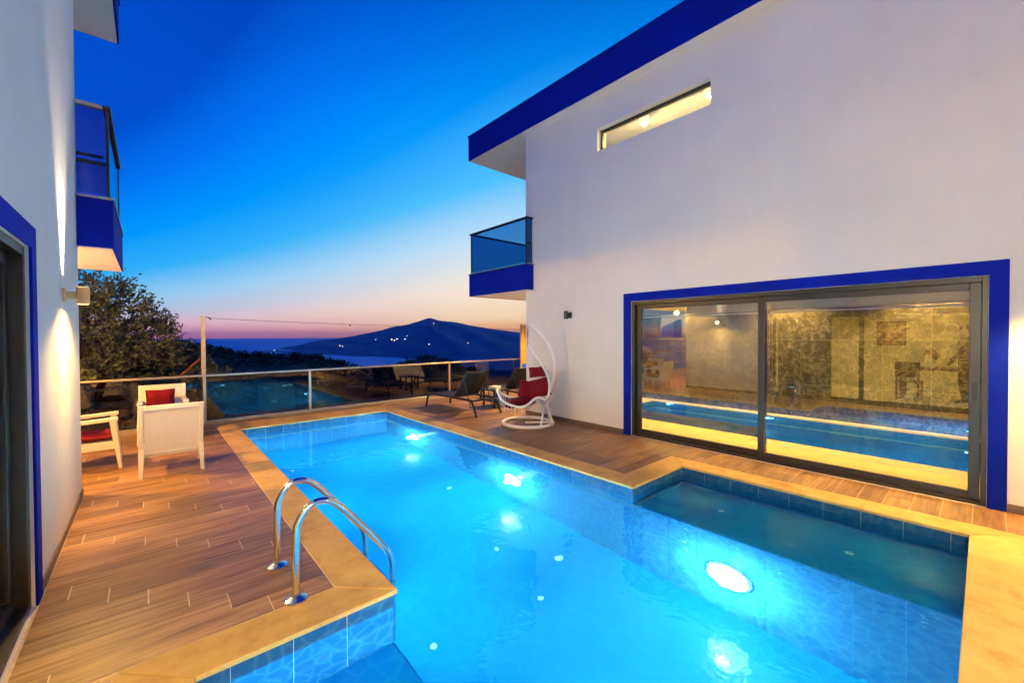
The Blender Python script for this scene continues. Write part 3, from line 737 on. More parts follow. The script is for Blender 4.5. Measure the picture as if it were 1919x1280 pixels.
for a, b, c, d in ((WY0, WY0+.04, WZ0, WZ1), (WY1-.04, WY1, WZ0, WZ1), (WY0+.04, WY1-.04, WZ0, WZ0+.04), (WY0+.04, WY1-.04, WZ1-.04, WZ1)): fr.box(XB+.02, XB+.07, a, b, c, d)
iw = fr.build('small_window', 'darkalu', HR); q = MB(); q.box(XB+.042, XB+.048, WY0+.03, WY1-.03, WZ0+.03, WZ1-.03); q.build('pane', 'glass', iw)
# opening in the house's back so the small window looks out on the landscape
# ceiling downlights
def downlight(x, y, z, lb, pw, col, room=None, grp='ceiling downlights'):
    e = empty('downlight', (x, y, z)); tag(e, lb, 'ceiling light', grp)
    m = MB(); m.cyl((0, 0, -.012), .06, .012, 18); m.build('trim_ring', 'steel', e)
    m = MB(); m.cyl((0, 0, -.018), .042, .0055, 16); m.build('lens', 'bulb', e)
    lamp('SPOT', (0, 0, -.03), pw, col, e, .04, (0, 0, -1), R(128), .7)
for i, y in enumerate((.3, 2.2, 4.2)):
    downlight(6.55, y, 2.62, 'downlight over the indoor walkway, %s' % ('near end', 'middle', 'far end')[i], P_ROOM*.55, WARM)
    downlight(8.9, y+.3, 2.62, 'downlight washing the marble wall, %s' % ('near end', 'middle', 'far end')[i], P_ROOM*1.45, (1, .66, .22))
# indoor pool lamp
lampe = pool_lamp(7.031, 4.0, -.55, 1, 'underwater lamp in the indoor pool, far end', 60, .45)
pool_lamp(7.031, 1.4, -.55, 1, 'underwater lamp in the indoor pool, near end', 44, .45)
# venetian blinds, drawn up
for ya, yb_, lb in ((1.95, 3.60, 'drawn up cream blind over the left glass pane'), (.06, 1.80, 'drawn up cream blind over the right glass pane')):
    e = empty('venetian_blind', (5.96, (ya+yb_)/2, 2.0)); tag(e, lb, 'blind', 'drawn up blinds'); hw = (yb_-ya)/2
    m = MB(); m.box(-.025, .025, -hw, hw, .02, .06); m.build('headrail', 'slat', e)
    for k in range(9):
        m = MB(); m.hexa([(-.024, -hw, .012-k*.012), (.024, -hw, .006-k*.012), (.024, hw, .006-k*.012), (-.024, hw, .012-k*.012), (-.024, -hw, .0145-k*.012), (.024, -hw, .0085-k*.012), (.024, hw, .0085-k*.012), (-.024, hw, .0145-k*.012)])
        m.build('slat', 'slat', e)
    m = MB(); m.box(-.02, .02, -hw, hw, -.125, -.108); m.build('bottom_rail', 'slat', e)

# upstairs rooms: two wall lamps behind each strip window
for nm, Xf in (('right', XR_), ('left', XL_)):
    for i, (y, z, pw) in enumerate(((3.85, 5.27, 1.0), (2.75, 5.27, 1.0))):
        e = empty('bedroom_lamp', (Xf(.62), y, z)); tag(e, 'globe lamp behind the high strip window of the %s house, %s' % (nm, ('far', 'near')[i]), 'lamp')
        m = MB(); m.tube([(0, 0, 5.40-z), (0, 0, .09)], .008, 6); m.build('cord', 'black', e)
        k = 12; sp = MB(); vv = []; ff = []
        for a in range(7):
            for b in range(k): vv.append((.09*math.sin(math.pi*a/6)*math.cos(2*math.pi*b/k), .09*math.sin(math.pi*a/6)*math.sin(2*math.pi*b/k), .09*math.cos(math.pi*a/6)))
        for a in range(6):
            for b in range(k): ff.append((a*k+b, (a+1)*k+b, (a+1)*k+(b+1) % k, a*k+(b+1) % k))
        sp.add(vv, ff); sp.build('globe', 'bulb', e, smooth=True)
        lamp('POINT', (0, 0, -.10), 60*pw, (1, .76, .30), e, .03)

# ------------------------------------------------------------------ living room in the left house (seen mirrored in the glass)
q = MB(); q.box(XWL-.25, XWL-4.6, -6.2, 5.7, -.2, .01); q.build('indoor_floor', 'floor_in', HL)
q = MB(); q.box(XWL-4.6, XWL-4.7, -6.2, 5.7, .0, 2.62); q.build('indoor_partition', 'cream', HL)
q = MB(); q.box(XWL-.25, XWL-4.6, 4.3, 4.4, .0, 2.62); q.build('indoor_partition', 'cream', HL)
q = MB(); q.box(XWL-.25, XWL-4.6, -2.2, -2.1, .0, 2.62); q.build('indoor_partition', 'cream', HL)
for i, (x, y) in enumerate(((-1.6, 3.2), (-1.6, 1.4), (-3.8, 2.2), (-3.8, .6), (-1.6, -.6))):
    downlight(x, y, 2.62, 'downlight in the living room of the left house, %s' % ('by the far curtain', 'in front of the table', 'over the painting', 'by the back wall', 'near the door')[i], (170, 400, 620, 620, 400)[i], (1, .72, .28))
# painting
pt = empty('framed_painting', (XWL-4.59, 1.85, 1.62)); tag(pt, 'small framed painting in warm tones on the cream wall, mirrored in the glass', 'painting')
m = MB(); m.box(0, .03, -.33, .33, -.36, .36); m.build('frame', 'wood', pt)
m = MB(); m.box(.03, .034, -.28, .28, -.31, .31); pm = plain('painted_canvas', (.35, .16, .05), .7, 0, .9, 7); m.build('canvas', pm, pt)
# sheer curtains behind the left sliding door
def curtain_mesh(w, h, folds, amp, n=90):
    m = MB(); vv = []; ff = []
    for i in range(n+1):
        u = i/n; d = amp*math.sin(u*folds*2*math.pi)+amp*.4*math.sin(u*folds*4.6*math.pi+1)
        for j in range(5): vv.append((d*(.6+.4*(1-j/4)), (u-.5)*w, -h*j/4))
    for i in range(n):
        for j in range(4): ff.append((i*5+j, (i+1)*5+j, (i+1)*5+j+1, i*5+j+1))
    return m.add(vv, ff)
for i, (y, w) in enumerate(((3.05, 1.15),)):
    e = empty('curtain', (XWL-.42, y, 2.45)); tag(e, 'grey floor length curtain behind the glass door at the left edge', 'curtain')
    curtain_mesh(w, 2.42, 9, .04).build('fabric', 'dark_curtain', e, smooth=True)
    m = MB(); m.tube([(0, -w/2-.1, .03), (0, w/2+.1, .03)], .014, 8); m.build('rod', 'black', e)
# dining table and a person beside it
tb = empty('dining_table', (-2.9, .75, .01)); tag(tb, 'dark dining table in the left house, mirrored in the glass', 'table')
m = MB(); m.box(-.45, .45, -.7, .7, .71, .75); m.build('table_top', 'wood', tb, bevel=.008)
for a in (-.38, .38):
    for b in (-.62, .62):
        m = MB(); m.box(a-.03, a+.03, b-.03, b+.03, 0, .71); m.build('leg', 'wood', tb)
ch = empty('dining_chair', (-2.2, 1.2, .01), R(95)); tag(ch, 'dark wooden chair by the dining table, mirrored in the glass', 'chair')
m = MB(); m.box(-.22, .22, -.22, .22, .43, .47); m.build('seat', 'wood', ch, bevel=.01)
m = MB(); m.box(-.22, .22, -.22, -.18, .56, .92); m.build('backrest', 'wood', ch, bevel=.01)
for a in (-.19, .19):
    for b in (-.2, .2):
        m = MB(); m.box(a-.02, a+.02, b-.02, b+.02, 0, .43 if b > 0 else .9); m.build('leg', 'wood', ch)
vsx = empty('flower_vase', (-2.9, .85, .76)); tag(vsx, 'vase of reddish flowers on the dining table, mirrored in the glass', 'vase')
m = MB(); m.tube([(0, 0, 0), (0, 0, .05), (0, 0, .12), (0, 0, .2), (0, 0, .24)], .05, 14, taper=[.04, .06, .065, .035, .045]); m.build('vase', 'whitepaint', vsx, smooth=True)
m = MB(); leaf_cloud(m, (0, 0, .36), .16, 160, .06, 1.6, random.Random(5)); m.build('flowers', leafm('flower_petals', (.25, .06, .03), (.40, .22, .08)), vsx)
def person(loc, rz):
    e = empty('person', loc, rz); tag(e, 'person in a dark top standing by the dining table, mirrored in the glass', 'person')
    J = {'pel': (0, 0, .95), 'wst': (0, 0, 1.1), 'chs': (0, .01, 1.32), 'nk': (0, 0, 1.5), 'hd0': (0, .02, 1.58), 'hd': (0, .03, 1.66), 'hd2': (0, .02, 1.74),
         'sl': (-.18, 0, 1.43), 'el': (-.24, .06, 1.16), 'hl': (-.2, .26, 1.02), 'fl': (-.19, .34, .99), 'sr': (.18, 0, 1.43), 'er': (.25, .02, 1.15), 'hr': (.22, .16, .93), 'fr': (.21, .22, .87),
         'pl': (-.1, 0, .9), 'kl': (-.11, .02, .5), 'al': (-.11, -.02, .09), 'tl': (-.11, .14, .03), 'pr': (.1, 0, .9), 'kr': (.11, .02, .5), 'ar': (.11, -.02, .09), 'tr': (.11, .14, .03)}
    Rr = dict(pel=(.15, .11), wst=(.13, .095), chs=(.16, .11), nk=(.055, .055), hd0=(.065, .07), hd=(.082, .1), hd2=(.06, .075), sl=(.065, .065), el=(.045, .045), hl=(.032, .03), fl=(.03, .016), sr=(.065, .065), er=(.045, .045), hr=(.032, .03), fr=(.03, .016), pl=(.09, .09), kl=(.062, .062), al=(.04, .045), tl=(.045, .028), pr=(.09, .09), kr=(.062, .062), ar=(.04, .045), tr=(.045, .028))
    E_ = 'pel-wst wst-chs chs-nk nk-hd0 hd0-hd hd-hd2 chs-sl sl-el el-hl hl-fl chs-sr sr-er er-hr hr-fr pel-pl pl-kl kl-al al-tl pel-pr pr-kr kr-ar ar-tr'.split()
    ks = list(J); me = bpy.data.meshes.new('body'); me.from_pydata([J[k] for k in ks], [(ks.index(a.split('-')[0]), ks.index(a.split('-')[1])) for a in E_], [])
    o = bpy.data.objects.new('body', me); COL.objects.link(o); o.parent = e
    sk = o.modifiers.new('skin', 'SKIN'); sk.use_smooth_shade = True
    for i, k in enumerate(ks): me.skin_vertices[0].data[i].radius = Rr[k]
    me.skin_vertices[0].data[0].use_root = True
    sb = o.modifiers.new('sub', 'SUBSURF'); sb.levels = 2; sb.render_levels = 2
    m_, t, b = nmat('clothed_figure'); v = coords(t); sp = nd(t, 'ShaderNodeSeparateXYZ'); t.links.new(v, sp.inputs[0])
    dv = nd(t, 'ShaderNodeMath', operation='DIVIDE'); t.links.new(sp.outputs[2], dv.inputs[0]); dv.inputs[1].default_value = 1.8
    rr = nd(t, 'ShaderNodeValToRGB'); rr.color_ramp.interpolation = 'CONSTANT'; cr = rr.color_ramp
    st = [(0, (.02, .02, .02)), (.52, (.10, .05, .07)), (.835, (.50, .30, .22)), (.935, (.02, .014, .01))]
    while len(cr.elements) < 4: cr.elements.new(.5)
    for el, (p, c) in zip(cr.elements, st): el.position = p; el.color = (*c, 1)
    t.links.new(dv.outputs[0], rr.inputs[0]); t.links.new(rr.outputs[0], b.inputs['Base Color']); me.materials.append(m_)
    hm = MB(); k = 12; vv = []; ff = []
    for a in range(5):
        for c in range(k): vv.append((.098*math.sin(math.pi*a/8+.02)*math.cos(2*math.pi*c/k), .01+.115*math.sin(math.pi*a/8+.02)*math.sin(2*math.pi*c/k)-.02, 1.70+.115*math.cos(math.pi*a/8)))
    for a in range(4):
        for c in range(k): ff.append((a*k+c, (a+1)*k+c, (a+1)*k+(c+1) % k, a*k+(c+1) % k))
    hm.add(vv, ff); hm.build('hair', 'black', e, smooth=True)
    return e
person((-2.15, .28, .01), R(20))

# ------------------------------------------------------------------ wall sconces (cylinder, light up and down)
def sconce(x, y, z, nx, lb, lit=True, beam=P_SCONCE_BEAM, spill=P_SCONCE_SPILL, mat='brass', ny=0, upk=1.0, col=None, down=0):
    """wall normal (nx, ny)"""
    e = empty('wall_sconce', (x, y, z)); e.rotation_euler.z = math.atan2(ny, nx); tag(e, lb, 'wall lamp', 'wall sconces')
    m = MB(); m.cyl((.115, 0, -.07), .040, .14, 28); m.build('lamp_body', mat, e, smooth=False, bevel=.003)
    m = MB(); m.box(.02, .075, -.022, .022, -.03, .03); m.build('bracket', mat, e, bevel=.004)
    m = MB(); m.box(.0, .018, -.038, .038, -.055, .055); m.build('wall_plate', mat, e, bevel=.004)
    for s in (-1, 1):
        l = MB(); l.cyl((.115, 0, s*.0715-.0012), .033, .0024, 20); l.build('lens', 'bulb' if lit else 'black', e)
        if lit:
            lamp('SPOT', (.062, 0, s*.080), beam*(upk if s > 0 else .34), (1, .80, .52) if s > 0 else WARM, e, .04, (-.012, 0, s), R(48), 1.0)
    if lit and spill:
        lamp('SPOT', (.19, 0, 0), spill, col or WARM, e, .03, (1, 0, 0), R(168), .35)
    if lit and down:
        lamp('SPOT', (.22, 0, -.10), down, AMBER2, e, .07, (0, 0, -1), R(156), .55)
    return e
sconce(XWL, 4.98, 1.95, 1, 'lit cylinder wall lamp shining up and down the left house wall', spill=25, down=150)
sconce(XWR, 4.98, 1.97, -1, 'unlit dark cylinder wall lamp on the right house wall', False, mat='darkalu')
sconce(XWR, -.72, 1.97, -1, 'lit cylinder wall lamp past the right end of the glass doors', spill=8, upk=.04, down=420)
sconce(XWL, -.62, 1.97, 1, 'lit cylinder wall lamp on the left house behind the camera, with added fill', spill=620, col=(1, .82, .56), down=640)  # its strong outward spot is added fill for the right house wall
# lamps under the balconies and roof overhangs on the far side
def soffit_lamp(x, y, z, lb, pw, col=WARM, bare=False):
    e = empty('soffit_lamp', (x, y, z)); tag(e, lb, 'ceiling light', 'soffit lamps')
    m = MB(); m.cyl((0, 0, -.05), .10, .05, 24, .11); m.build('housing', 'whitepaint', e)
    m = MB(); m.cyl((0, 0, -.06), .085, .0095, 24); m.build('lens', 'bulb', e)
    if bare: lamp('POINT', (0, 0, -.14), pw, col, e, .05)
    else: lamp('SPOT', (0, 0, -.08), pw, col, e, .05, (0, 0, -1), R(152), .25)
soffit_lamp(7.25, 7.05, 2.505, 'round lamp under the right house balcony behind the corner', P_SOFFIT)
soffit_lamp(-2.05, 7.05, 2.505, 'round lamp under the left house balcony behind the corner', P_SOFFIT*.9, AMBER, True)
soffit_lamp(7.6, 6.9, 5.62, 'round lamp under the right house roof over the balcony', 40)
soffit_lamp(-2.4, 6.9, 5.62, 'round lamp under the left house roof over the balcony', 40)

# ------------------------------------------------------------------ rear wing that closes the court behind the camera
rw = empty('rear_wing'); tag(rw, 'single storey rear wing closing the courtyard behind the camera', 'house')
w = MB(); wall_holes(w, 'y', -6.4, -.2, XWL, XWR, -.3, 3.2, [(1.2, 4.2, 0, 2.2)]); w.build('wall', 'stucco', rw)
w = MB(); w.box(XWL, XWR, -6.9, -6.1, 3.2, 3.4); w.build('roof', 'blue', rw)
fr = MB()
for a in (1.201, 2.67, 4.139): fr.box(a, a+.06, -6.5, -6.44, .001, 2.199)
gd_ = fr.build('glass_door', 'darkalu', rw); q = MB(); q.box(1.25, 4.15, -6.473, -6.467, .03, 2.19); q.build('pane', 'glass', gd_)
w = MB(); w.box(XWL, XWR, -9.5, -9.4, -.3, 3.2); w.build('inner_wall', 'cream', rw)
w = MB(); w.box(XWL, XWR, -9.4, -6.62, 2.7, 2.8); w.build('ceiling', 'ceil', rw)
downlight(2.7, -7.6, 2.7, 'downlight in the rear wing room behind the camera', 120, WARM2)
sconce(.35, -6.4, 2.1, 0, 'added cylinder wall lamp left of the rear wing door, unseen fill', ny=1, spill=40, col=(1, .74, .46))  # both rear wing wall lamps are added out of view as warm fill
sconce(5.0, -6.4, 2.1, 0, 'added cylinder wall lamp right of the rear wing door, unseen fill', ny=1, spill=40, col=(1, .74, .46))

# ------------------------------------------------------------------ glass balustrade at the terrace edge
YR = 9.32
bl = empty('glass_balustrade', (2.5, YR, 0)); bl.location = (0, 0, 0); tag(bl, 'low glass balustrade with pale metal handrail along the terrace edge', 'railing')
m = MB(); m.box(-6, 8.55, YR-.03, YR+.03, .88, .915); m.build('handrail', 'alu', bl, bevel=.008)
m = MB(); m.box(-6, 8.55, YR-.035, YR+.035, -.02, .07); m.build('base_channel', 'alu', bl, bevel=.006)
posts = [-4.4, -2.6, -1.04, .74, 2.52, 5.95, 8.5]
for x in posts:
    m = MB(); m.box(x-.02, x+.02, YR-.022, YR+.022, .07, .88); m.build('post', 'alu', bl, bevel=.004)
for a, b in zip(posts, posts[1:]):
    m = MB(); m.box(a+.024, b-.024, YR-.005, YR+.005, .075, .875); m.build('pane', 'tinted', bl)
tw = MB(); tw.box(-15, 15, 9.4, 9.6, -2.6, -.04); tag(tw.build('terrace_wall', 'stucco'), kind='structure')

# ------------------------------------------------------------------ pool ladder
ld = empty('pool_ladder', (.9, 3.0, 0)); ld.location = (0, 0, 0); tag(ld, 'stainless steel pool ladder with two arched handrails', 'ladder')
for y in (3.23, 2.74):
    pts = spline([(.65, y, .0), (.65, y, .36), (.665, y, .47), (.72, y, .545), (.80, y, .568), (.90, y, .515), (1.08, y, .30), (1.225, y, .11), (1.26, y, .04), (1.27, y, -.05), (1.27, y, -.3), (1.27, y, -.9)], 5)
    m = MB(); m.tube(pts, .0215, 14); m.build('handrail', 'steel', ld, smooth=True)
    m = MB(); m.cyl((.65, y, 0), .066, .012, 28); m.cyl((.65, y, .012), .062, .016, 28, .026); m.build('floor_flange', 'steel', ld, bevel=.002)
for z in (-.28, -.52, -.76):
    m = MB(); m.box(1.23, 1.31, 2.765, 3.205, z-.012, z+.012); m.build('tread', 'steel', ld, bevel=.005)

# ------------------------------------------------------------------ armchairs
def armchair():
    e = empty('armchair'); W2 = .285           # faces +Y, back at y=0
    def leg(x, y, xb, yb, z1, s=.026, t=.017):
        m = MB(); m.hexa([(xb-t, yb-t, 0), (xb+t, yb-t, 0), (xb+t, yb+t, 0), (xb-t, yb+t, 0), (x-s, y-s, z1), (x+s, y-s, z1), (x+s, y+s, z1), (x-s, y+s, z1)])
        m.build('leg', 'whiteplas', e, bevel=.006)
    for s in (-1, 1):
        leg(s*(W2-.02), .05, s*(W2-.005), -.03, .36, .03)
        leg(s*(W2-.02), .50, s*(W2+.005), .565, .585, .030)
    m = MB(); m.box(-W2+.01, W2-.01, .04, .535, .24, .335); m.build('seat_frame', 'weave', e, bevel=.01)
    # back: slightly reclined slab with a raised rim
    rec = lambda z: .06-.17*(z-.24)/.58
    m = MB()
    z0, z1 = .22, .82; n = 6; vv = []; ff = []
    for j in range(n+1):
        z = z0+(z1-z0)*j/n; y = rec(z); hw = W2-.035+(.012*j/n); c = .012*math.sin(math.pi*j/n)
        vv += [(-hw, y-.012+c, z), (hw, y-.012+c, z), (hw, y+.016+c, z), (-hw, y+.016+c, z)]
    for j in range(n):
        for k in range(4): ff.append((j*4+k, j*4+(k+1) % 4, j*4+4+(k+1) % 4, j*4+4+k))
    ff += [(3, 2, 1, 0), (n*4, n*4+1, n*4+2, n*4+3)]
    m.add(vv, ff); m.build('backrest', 'weave', e)
    m = MB()
    for s in (-1, 1):
        a, b = s*(W2-.036), s*(W2+.008)
        x0, x1 = min(a, b), max(a, b); x2, x3 = x0+.012, x1+.012
        ya, yb = rec(.30), rec(.82)
        m.hexa([(x0, ya-.024, .30), (x1, ya-.024, .30), (x1, ya+.028, .30), (x0, ya+.028, .30), (x0, yb-.024, .828), (x1, yb-.024, .828), (x1, yb+.028, .828), (x0, yb+.028, .828)])
    yb = rec(.80); m.box(-W2+.037, W2-.037, yb-.022, yb+.026, .775, .828)
    m.build('back_frame', 'whiteplas', e, bevel=.006)
    for s in (-1, 1):
        m = MB(); xa, xb = s*(W2-.05), s*(W2+.018); x0, x1 = min(xa, xb), max(xa, xb); yk = rec(.62)+.02
        m.hexa([(x0, yk, .555), (x1, yk, .555), (x1, .55, .585), (x0, .55, .585), (x0, yk, .598), (x1, yk, .598), (x1, .55, .628), (x0, .55, .628)])
        m.build('armrest', 'whiteplas', e, bevel=.008)
    return e
def cushion(name, w, d, h, mat='red', n=10, pinch=.35):
    m = MB(); vv = []; ff = []
    for s in (1, -1):
        for i in range(n+1):
            for j in range(n+1):
                u, v = 2*i/n-1, 2*j/n-1
                th_ = (max(0, 1-u**4)*max(0, 1-v**4))**.5
                k = 1-.06*(1-abs(u*v))*max(abs(u), abs(v))
                vv.append((u*w/2*k, v*d/2*k, s*(h/2)*(.08+.92*th_)))
    N = (n+1)**2
    for i in range(n):
        for j in range(n):
            a = i*(n+1)+j; q = (a, a+n+1, a+n+2, a+1); ff.append(q); ff.append(tuple(N+k for k in q[::-1]))
    for i in range(n):
        for a, b in (((i)*(n+1), (i+1)*(n+1)), (i*(n+1)+n, (i+1)*(n+1)+n), (i, i+1), (n*(n+1)+i, n*(n+1)+i+1)): ff.append((a, b, N+b, N+a))
    m.add(vv, ff); return m.build(name, mat, smooth=True)
A1 = armchair(); A2 = copy_tree(A1); A3 = copy_tree(A1)
for e, loc, rz, lb in ((A1, (.185, 6.26, 0), 0, 'white woven armchair seen from behind, nearest the camera on the left deck'), (A2, (.15, 8.72, 0), R(180), 'white woven armchair facing the camera in front of the balustrade'), (A3, (-.86, 7.22, 0), R(-88), 'white woven armchair half hidden by the left house wall')):
    e.location = loc; e.rotation_euler.z = rz; tag(e, lb, 'armchair', 'white woven armchairs')
for base_, lb in ((A1, 'red seat cushion on the armchair seen from behind'), (A2, 'red seat cushion on the armchair facing the camera'), (A3, 'red seat cushion on the armchair by the left wall')):
    c = cushion('seat_cushion', .50, .47, .10); mwm = Matrix.Translation(base_.location) @ Matrix.Rotation(base_.rotation_euler.z, 4, 'Z') @ Matrix.Translation((0, .30, .385)); c.matrix_world = mwm
    tag(c, lb, 'cushion', 'red seat cushions')
c = cushion('throw_pillow', .36, .36, .12); c.matrix_world = Matrix.Translation(A2.location) @ Matrix.Rotation(math.pi, 4, 'Z') @ Matrix.Translation((.03, .12, .60)) @ Matrix.Rotation(R(78), 4, 'X')
tag(c, 'red throw pillow leaning on the back of the armchair facing the camera', 'pillow')
c = cushion('throw_pillow', .40, .36, .12); c.matrix_world = Matrix.Translation(A3.location) @ Matrix.Rotation(A3.rotation_euler.z, 4, 'Z') @ Matrix.Translation((0, .12, .58)) @ Matrix.Rotation(R(78), 4, 'X')
tag(c, 'red back pillow on the armchair half hidden by the left wall', 'pillow')

# ------------------------------------------------------------------ loungers
def lounger():
    e = empty('sun_lounger'); hw = .31                 # foot end at +Y
    rail = MB()
    for s in (-1, 1):
        rail.tube(spline([(s*hw, -.72, .30), (s*hw, -.3, .31), (s*hw, .5, .31), (s*hw, .86, .29)], 4), .023, 8)
    rail.tube([(-hw, .86, .29), (hw, .86, .29)], .023, 8); rail.tube([(-hw, -.72, .30), (hw, -.72, .30)], .016, 8)
    rail.build('frame', 'black', e, smooth=True)
    for s in (-1, 1):
        for y0, y1 in ((.84, .93), (-.30, -.36), (-.70, -.86)):
            m = MB(); m.tube(spline([(s*hw, y0-.1 if y0 > 0 else y0+.06, .305), (s*(hw+.006), y0+(.03 if y0 > 0 else -.02), .25), (s*(hw+.02), y1, .0)], 4), .023, 8)
            if y0 != -.30: m.build('leg', 'black', e, smooth=True)
    m = MB(); m.hexa([(-hw+.015, -.12, .312), (hw-.015, -.12, .312), (hw-.015, .85, .295), (-hw+.015, .85, .295), (-hw+.015, -.12, .322), (hw-.015, -.12, .322), (hw-.015, .85, .305), (-hw+.015, .85, .305)]); m.build('seat_sling', 'sling', e)
    pb = Vector((0, -.12, .33)); d = Vector((0, -.60, .80)).normalized(); nrm = Vector((0, .80, .60)).normalized(); L = .66
    fr = MB(); q = []
    for s in (-1, 1): fr.tube(spline([pb+Vector((s*hw*.98, 0, 0)), pb+d*L*.5+Vector((s*hw*.98, 0, 0)), pb+d*L+Vector((s*hw*.96, 0, 0))], 3), .02, 8)
    fr.tube(spline([pb+d*L+Vector((-hw*.96, 0, 0)), pb+d*(L+.0)-nrm*.03, pb+d*L+Vector((hw*.96, 0, 0))], 4), .016, 8)
    fr.build('back_frame', 'black', e, smooth=True)
    m = MB(); vv = []; n = 8
    for i in range(n+1):
        t = i/n; sag = -.02*math.sin(math.pi*t)
        for s in (-1, 1): vv.append(pb+d*L*t+nrm*sag+Vector((s*(hw-.02), 0, 0)))
        for s in (1, -1): vv.append(pb+d*L*t+nrm*(sag-.008)+Vector((s*(hw-.02), 0, 0)))
    ff = []
    for i in range(n):
        for k in range(4): ff.append((i*4+k, i*4+(k+1) % 4, i*4+4+(k+1) % 4, i*4+4+k))
    ff += [(3, 2, 1, 0), (n*4, n*4+1, n*4+2, n*4+3)]
    m.add(vv, ff); m.build('back_sling', 'sling', e, smooth=True)
    m = MB()
    for s in (-1, 1): m.tube([(s*(hw-.03), -.62, .16), (s*(hw-.03), -.40, .68)], .009, 6)
    m.tube([(-hw, -.62, .16), (hw, -.62, .16)], .010, 6); m.build('prop', 'black', e)
    return e
L1 = lounger(); L2 = copy_tree(L1)
L1.location = (5.08, 7.42, 0); L1.rotation_euler.z = R(3); tag(L1, 'black sun lounger with raised back nearest the pool', 'sun lounger', 'black sun loungers')
L2.location = (6.62, 7.55, 0); L2.rotation_euler.z = R(-4); tag(L2, 'black sun lounger behind the hanging chair by the house corner', 'sun lounger', 'black sun loungers')
tb = empty('side_table', (5.85, 7.25, 0)); tag(tb, 'small low black table between the two loungers', 'table')
m = MB(); m.box(-.22, .22, -.22, .22, .38, .41); m.build('table_top', 'black', tb, bevel=.006)
m = MB(); m.box(-.19, .19, -.19, .19, .14, .155); m.build('lower_shelf', 'black', tb)
for a in (-.19, .19):
    for b in (-.19, .19):
        m = MB(); m.box(a-.018, a+.018, b-.018, b+.018, 0, .38); m.build('leg', 'black', tb)
tw_ = MB(); tw_.box(-.14, .14, -.10, .10, 0, .03); tw_.box(-.13, .13, -.095, .095, .031, .056); o = tw_.build('folded_towel', plain('cream_towel', (.62, .55, .42), .95, 0, .1, 30, .6, 150, .006), bevel=.012); o.location = (5.83, 7.25, .411); o.rotation_euler.z = .4; tag(o, 'folded cream towel on the small black table', 'towel')

# ------------------------------------------------------------------ hanging egg chair
SC = Vector((5.13, 5.43, 0)); U = Vector((rt.x, rt.y, 0)); V = Vector((fw.x, fw.y, 0)).normalized()
def sp(u, z, v=0): return SC+U*u+V*v+Vector((0, 0, z))
sw = empty('hanging_chair_stand', SC); tag(sw, 'white curved steel stand of the hanging chair with ring base', 'stand')
def sbuild(m, name, mat, parent, **k):
    o = m.build(name, mat, parent, **k); o.matrix_parent_inverse = Matrix.Translation(parent.location).inverted(); return o
m = MB(); m.tube([sp(.45*math.cos(2*math.pi*i/48), .032, .45*math.sin(2*math.pi*i/48)) for i in range(48)], .032, 10, True); sbuild(m, 'base_ring', 'whitepaint', sw, smooth=True)
m = MB(); m.tube(spline([sp(.31, .30), sp(.33, .46), sp(.43, .72), sp(.482, 1.0), sp(.45, 1.25), sp(.35, 1.47), sp(.2, 1.66), sp(.05, 1.79), sp(-.005, 1.81)], 6), .028, 12); sbuild(m, 'curved_pole', 'whitepaint', sw, smooth=True)
m = MB(); m.tube([sp(.20, .03, -.40), sp(.315, .44, -.01)], .019, 10); m.tube([sp(.40, .03, .20), sp(.325, .44, .01)], .019, 10); m.tube([sp(.445, .03, .0), sp(.335, .36, .0)], .019, 10); m.tube([sp(-.05, .03, -.0), sp(.44, .03, .0)], .018, 10); sbuild(m, 'foot_brace', 'whitepaint', sw, smooth=True)
bk = empty('hanging_chair', SC); tag(bk, 'white rope hanging chair with a curved seat by the right house wall', 'hanging chair')
prof = [(-.53, .56), (-.48, .48), (-.36, .41), (-.17, .36), (-.02, .40), (.10, .50), (.19, .525), (.29, .49), (.355, .60), (.36, .80), (.29, 1.0), (.16, 1.2), (.02, 1.42)]
wid = [.10, .20, .27, .30, .31, .31, .31, .31, .30, .28, .24, .15, .015]
near = [sp(u, z, -w) for (u, z), w in zip(prof, wid)]; far = [sp(u, z+(.05 if i < 9 else 0), w) for i, ((u, z), w) in enumerate(zip(prof, wid))]
loop = far[::-1][:-1]+[far[0], sp(-.56, .60, 0)]+near
m = MB(); m.tube(spline(loop, 5), .021, 8); sbuild(m, 'seat_frame', 'whitepaint', bk, smooth=True)
m = MB(); ns, fs2 = spline(near, 3), spline(far, 3)
for i in range(2, len(ns)-6, 1):
    a, b = ns[i], fs2[i]; mid_ = (a+b)/2; dz = .15 if a.z < .7 else .03; back = U*(.09 if a.z > .55 else 0)
    m.tube(spline([a, a*.75+b*.25+Vector((0, 0, -dz*.8))+back*.8, mid_+Vector((0, 0, -dz))+back, a*.25+b*.75+Vector((0, 0, -dz*.8))+back*.8, b], 3), .0075, 5)
for v in (-.6, -.2, .2, .6):
    pts = []
    for i in range(1, len(prof)-2):
        a, b = near[i], far[i]; mm = a*(1-(v+1)/2)+b*((v+1)/2); dz = .15 if a.z < .7 else .03
        pts.append(mm+Vector((0, 0, -dz*(1-v*v)**.5))+U*((.09 if a.z > .55 else 0)*(1-v*v)**.5))
    m.tube(spline(pts, 3), .005, 5)
sbuild(m, 'rope_net', 'rope', bk, smooth=True)
m = MB()
for i in range(3, 26):
    p = ns[min(i, len(ns)-1)]; m.tube([p, p+Vector((0, 0, -.10-.03*(i % 3)))+U*.004*((i*7) % 5-2)], .0035, 4)
sbuild(m, 'fringe', 'rope', bk)
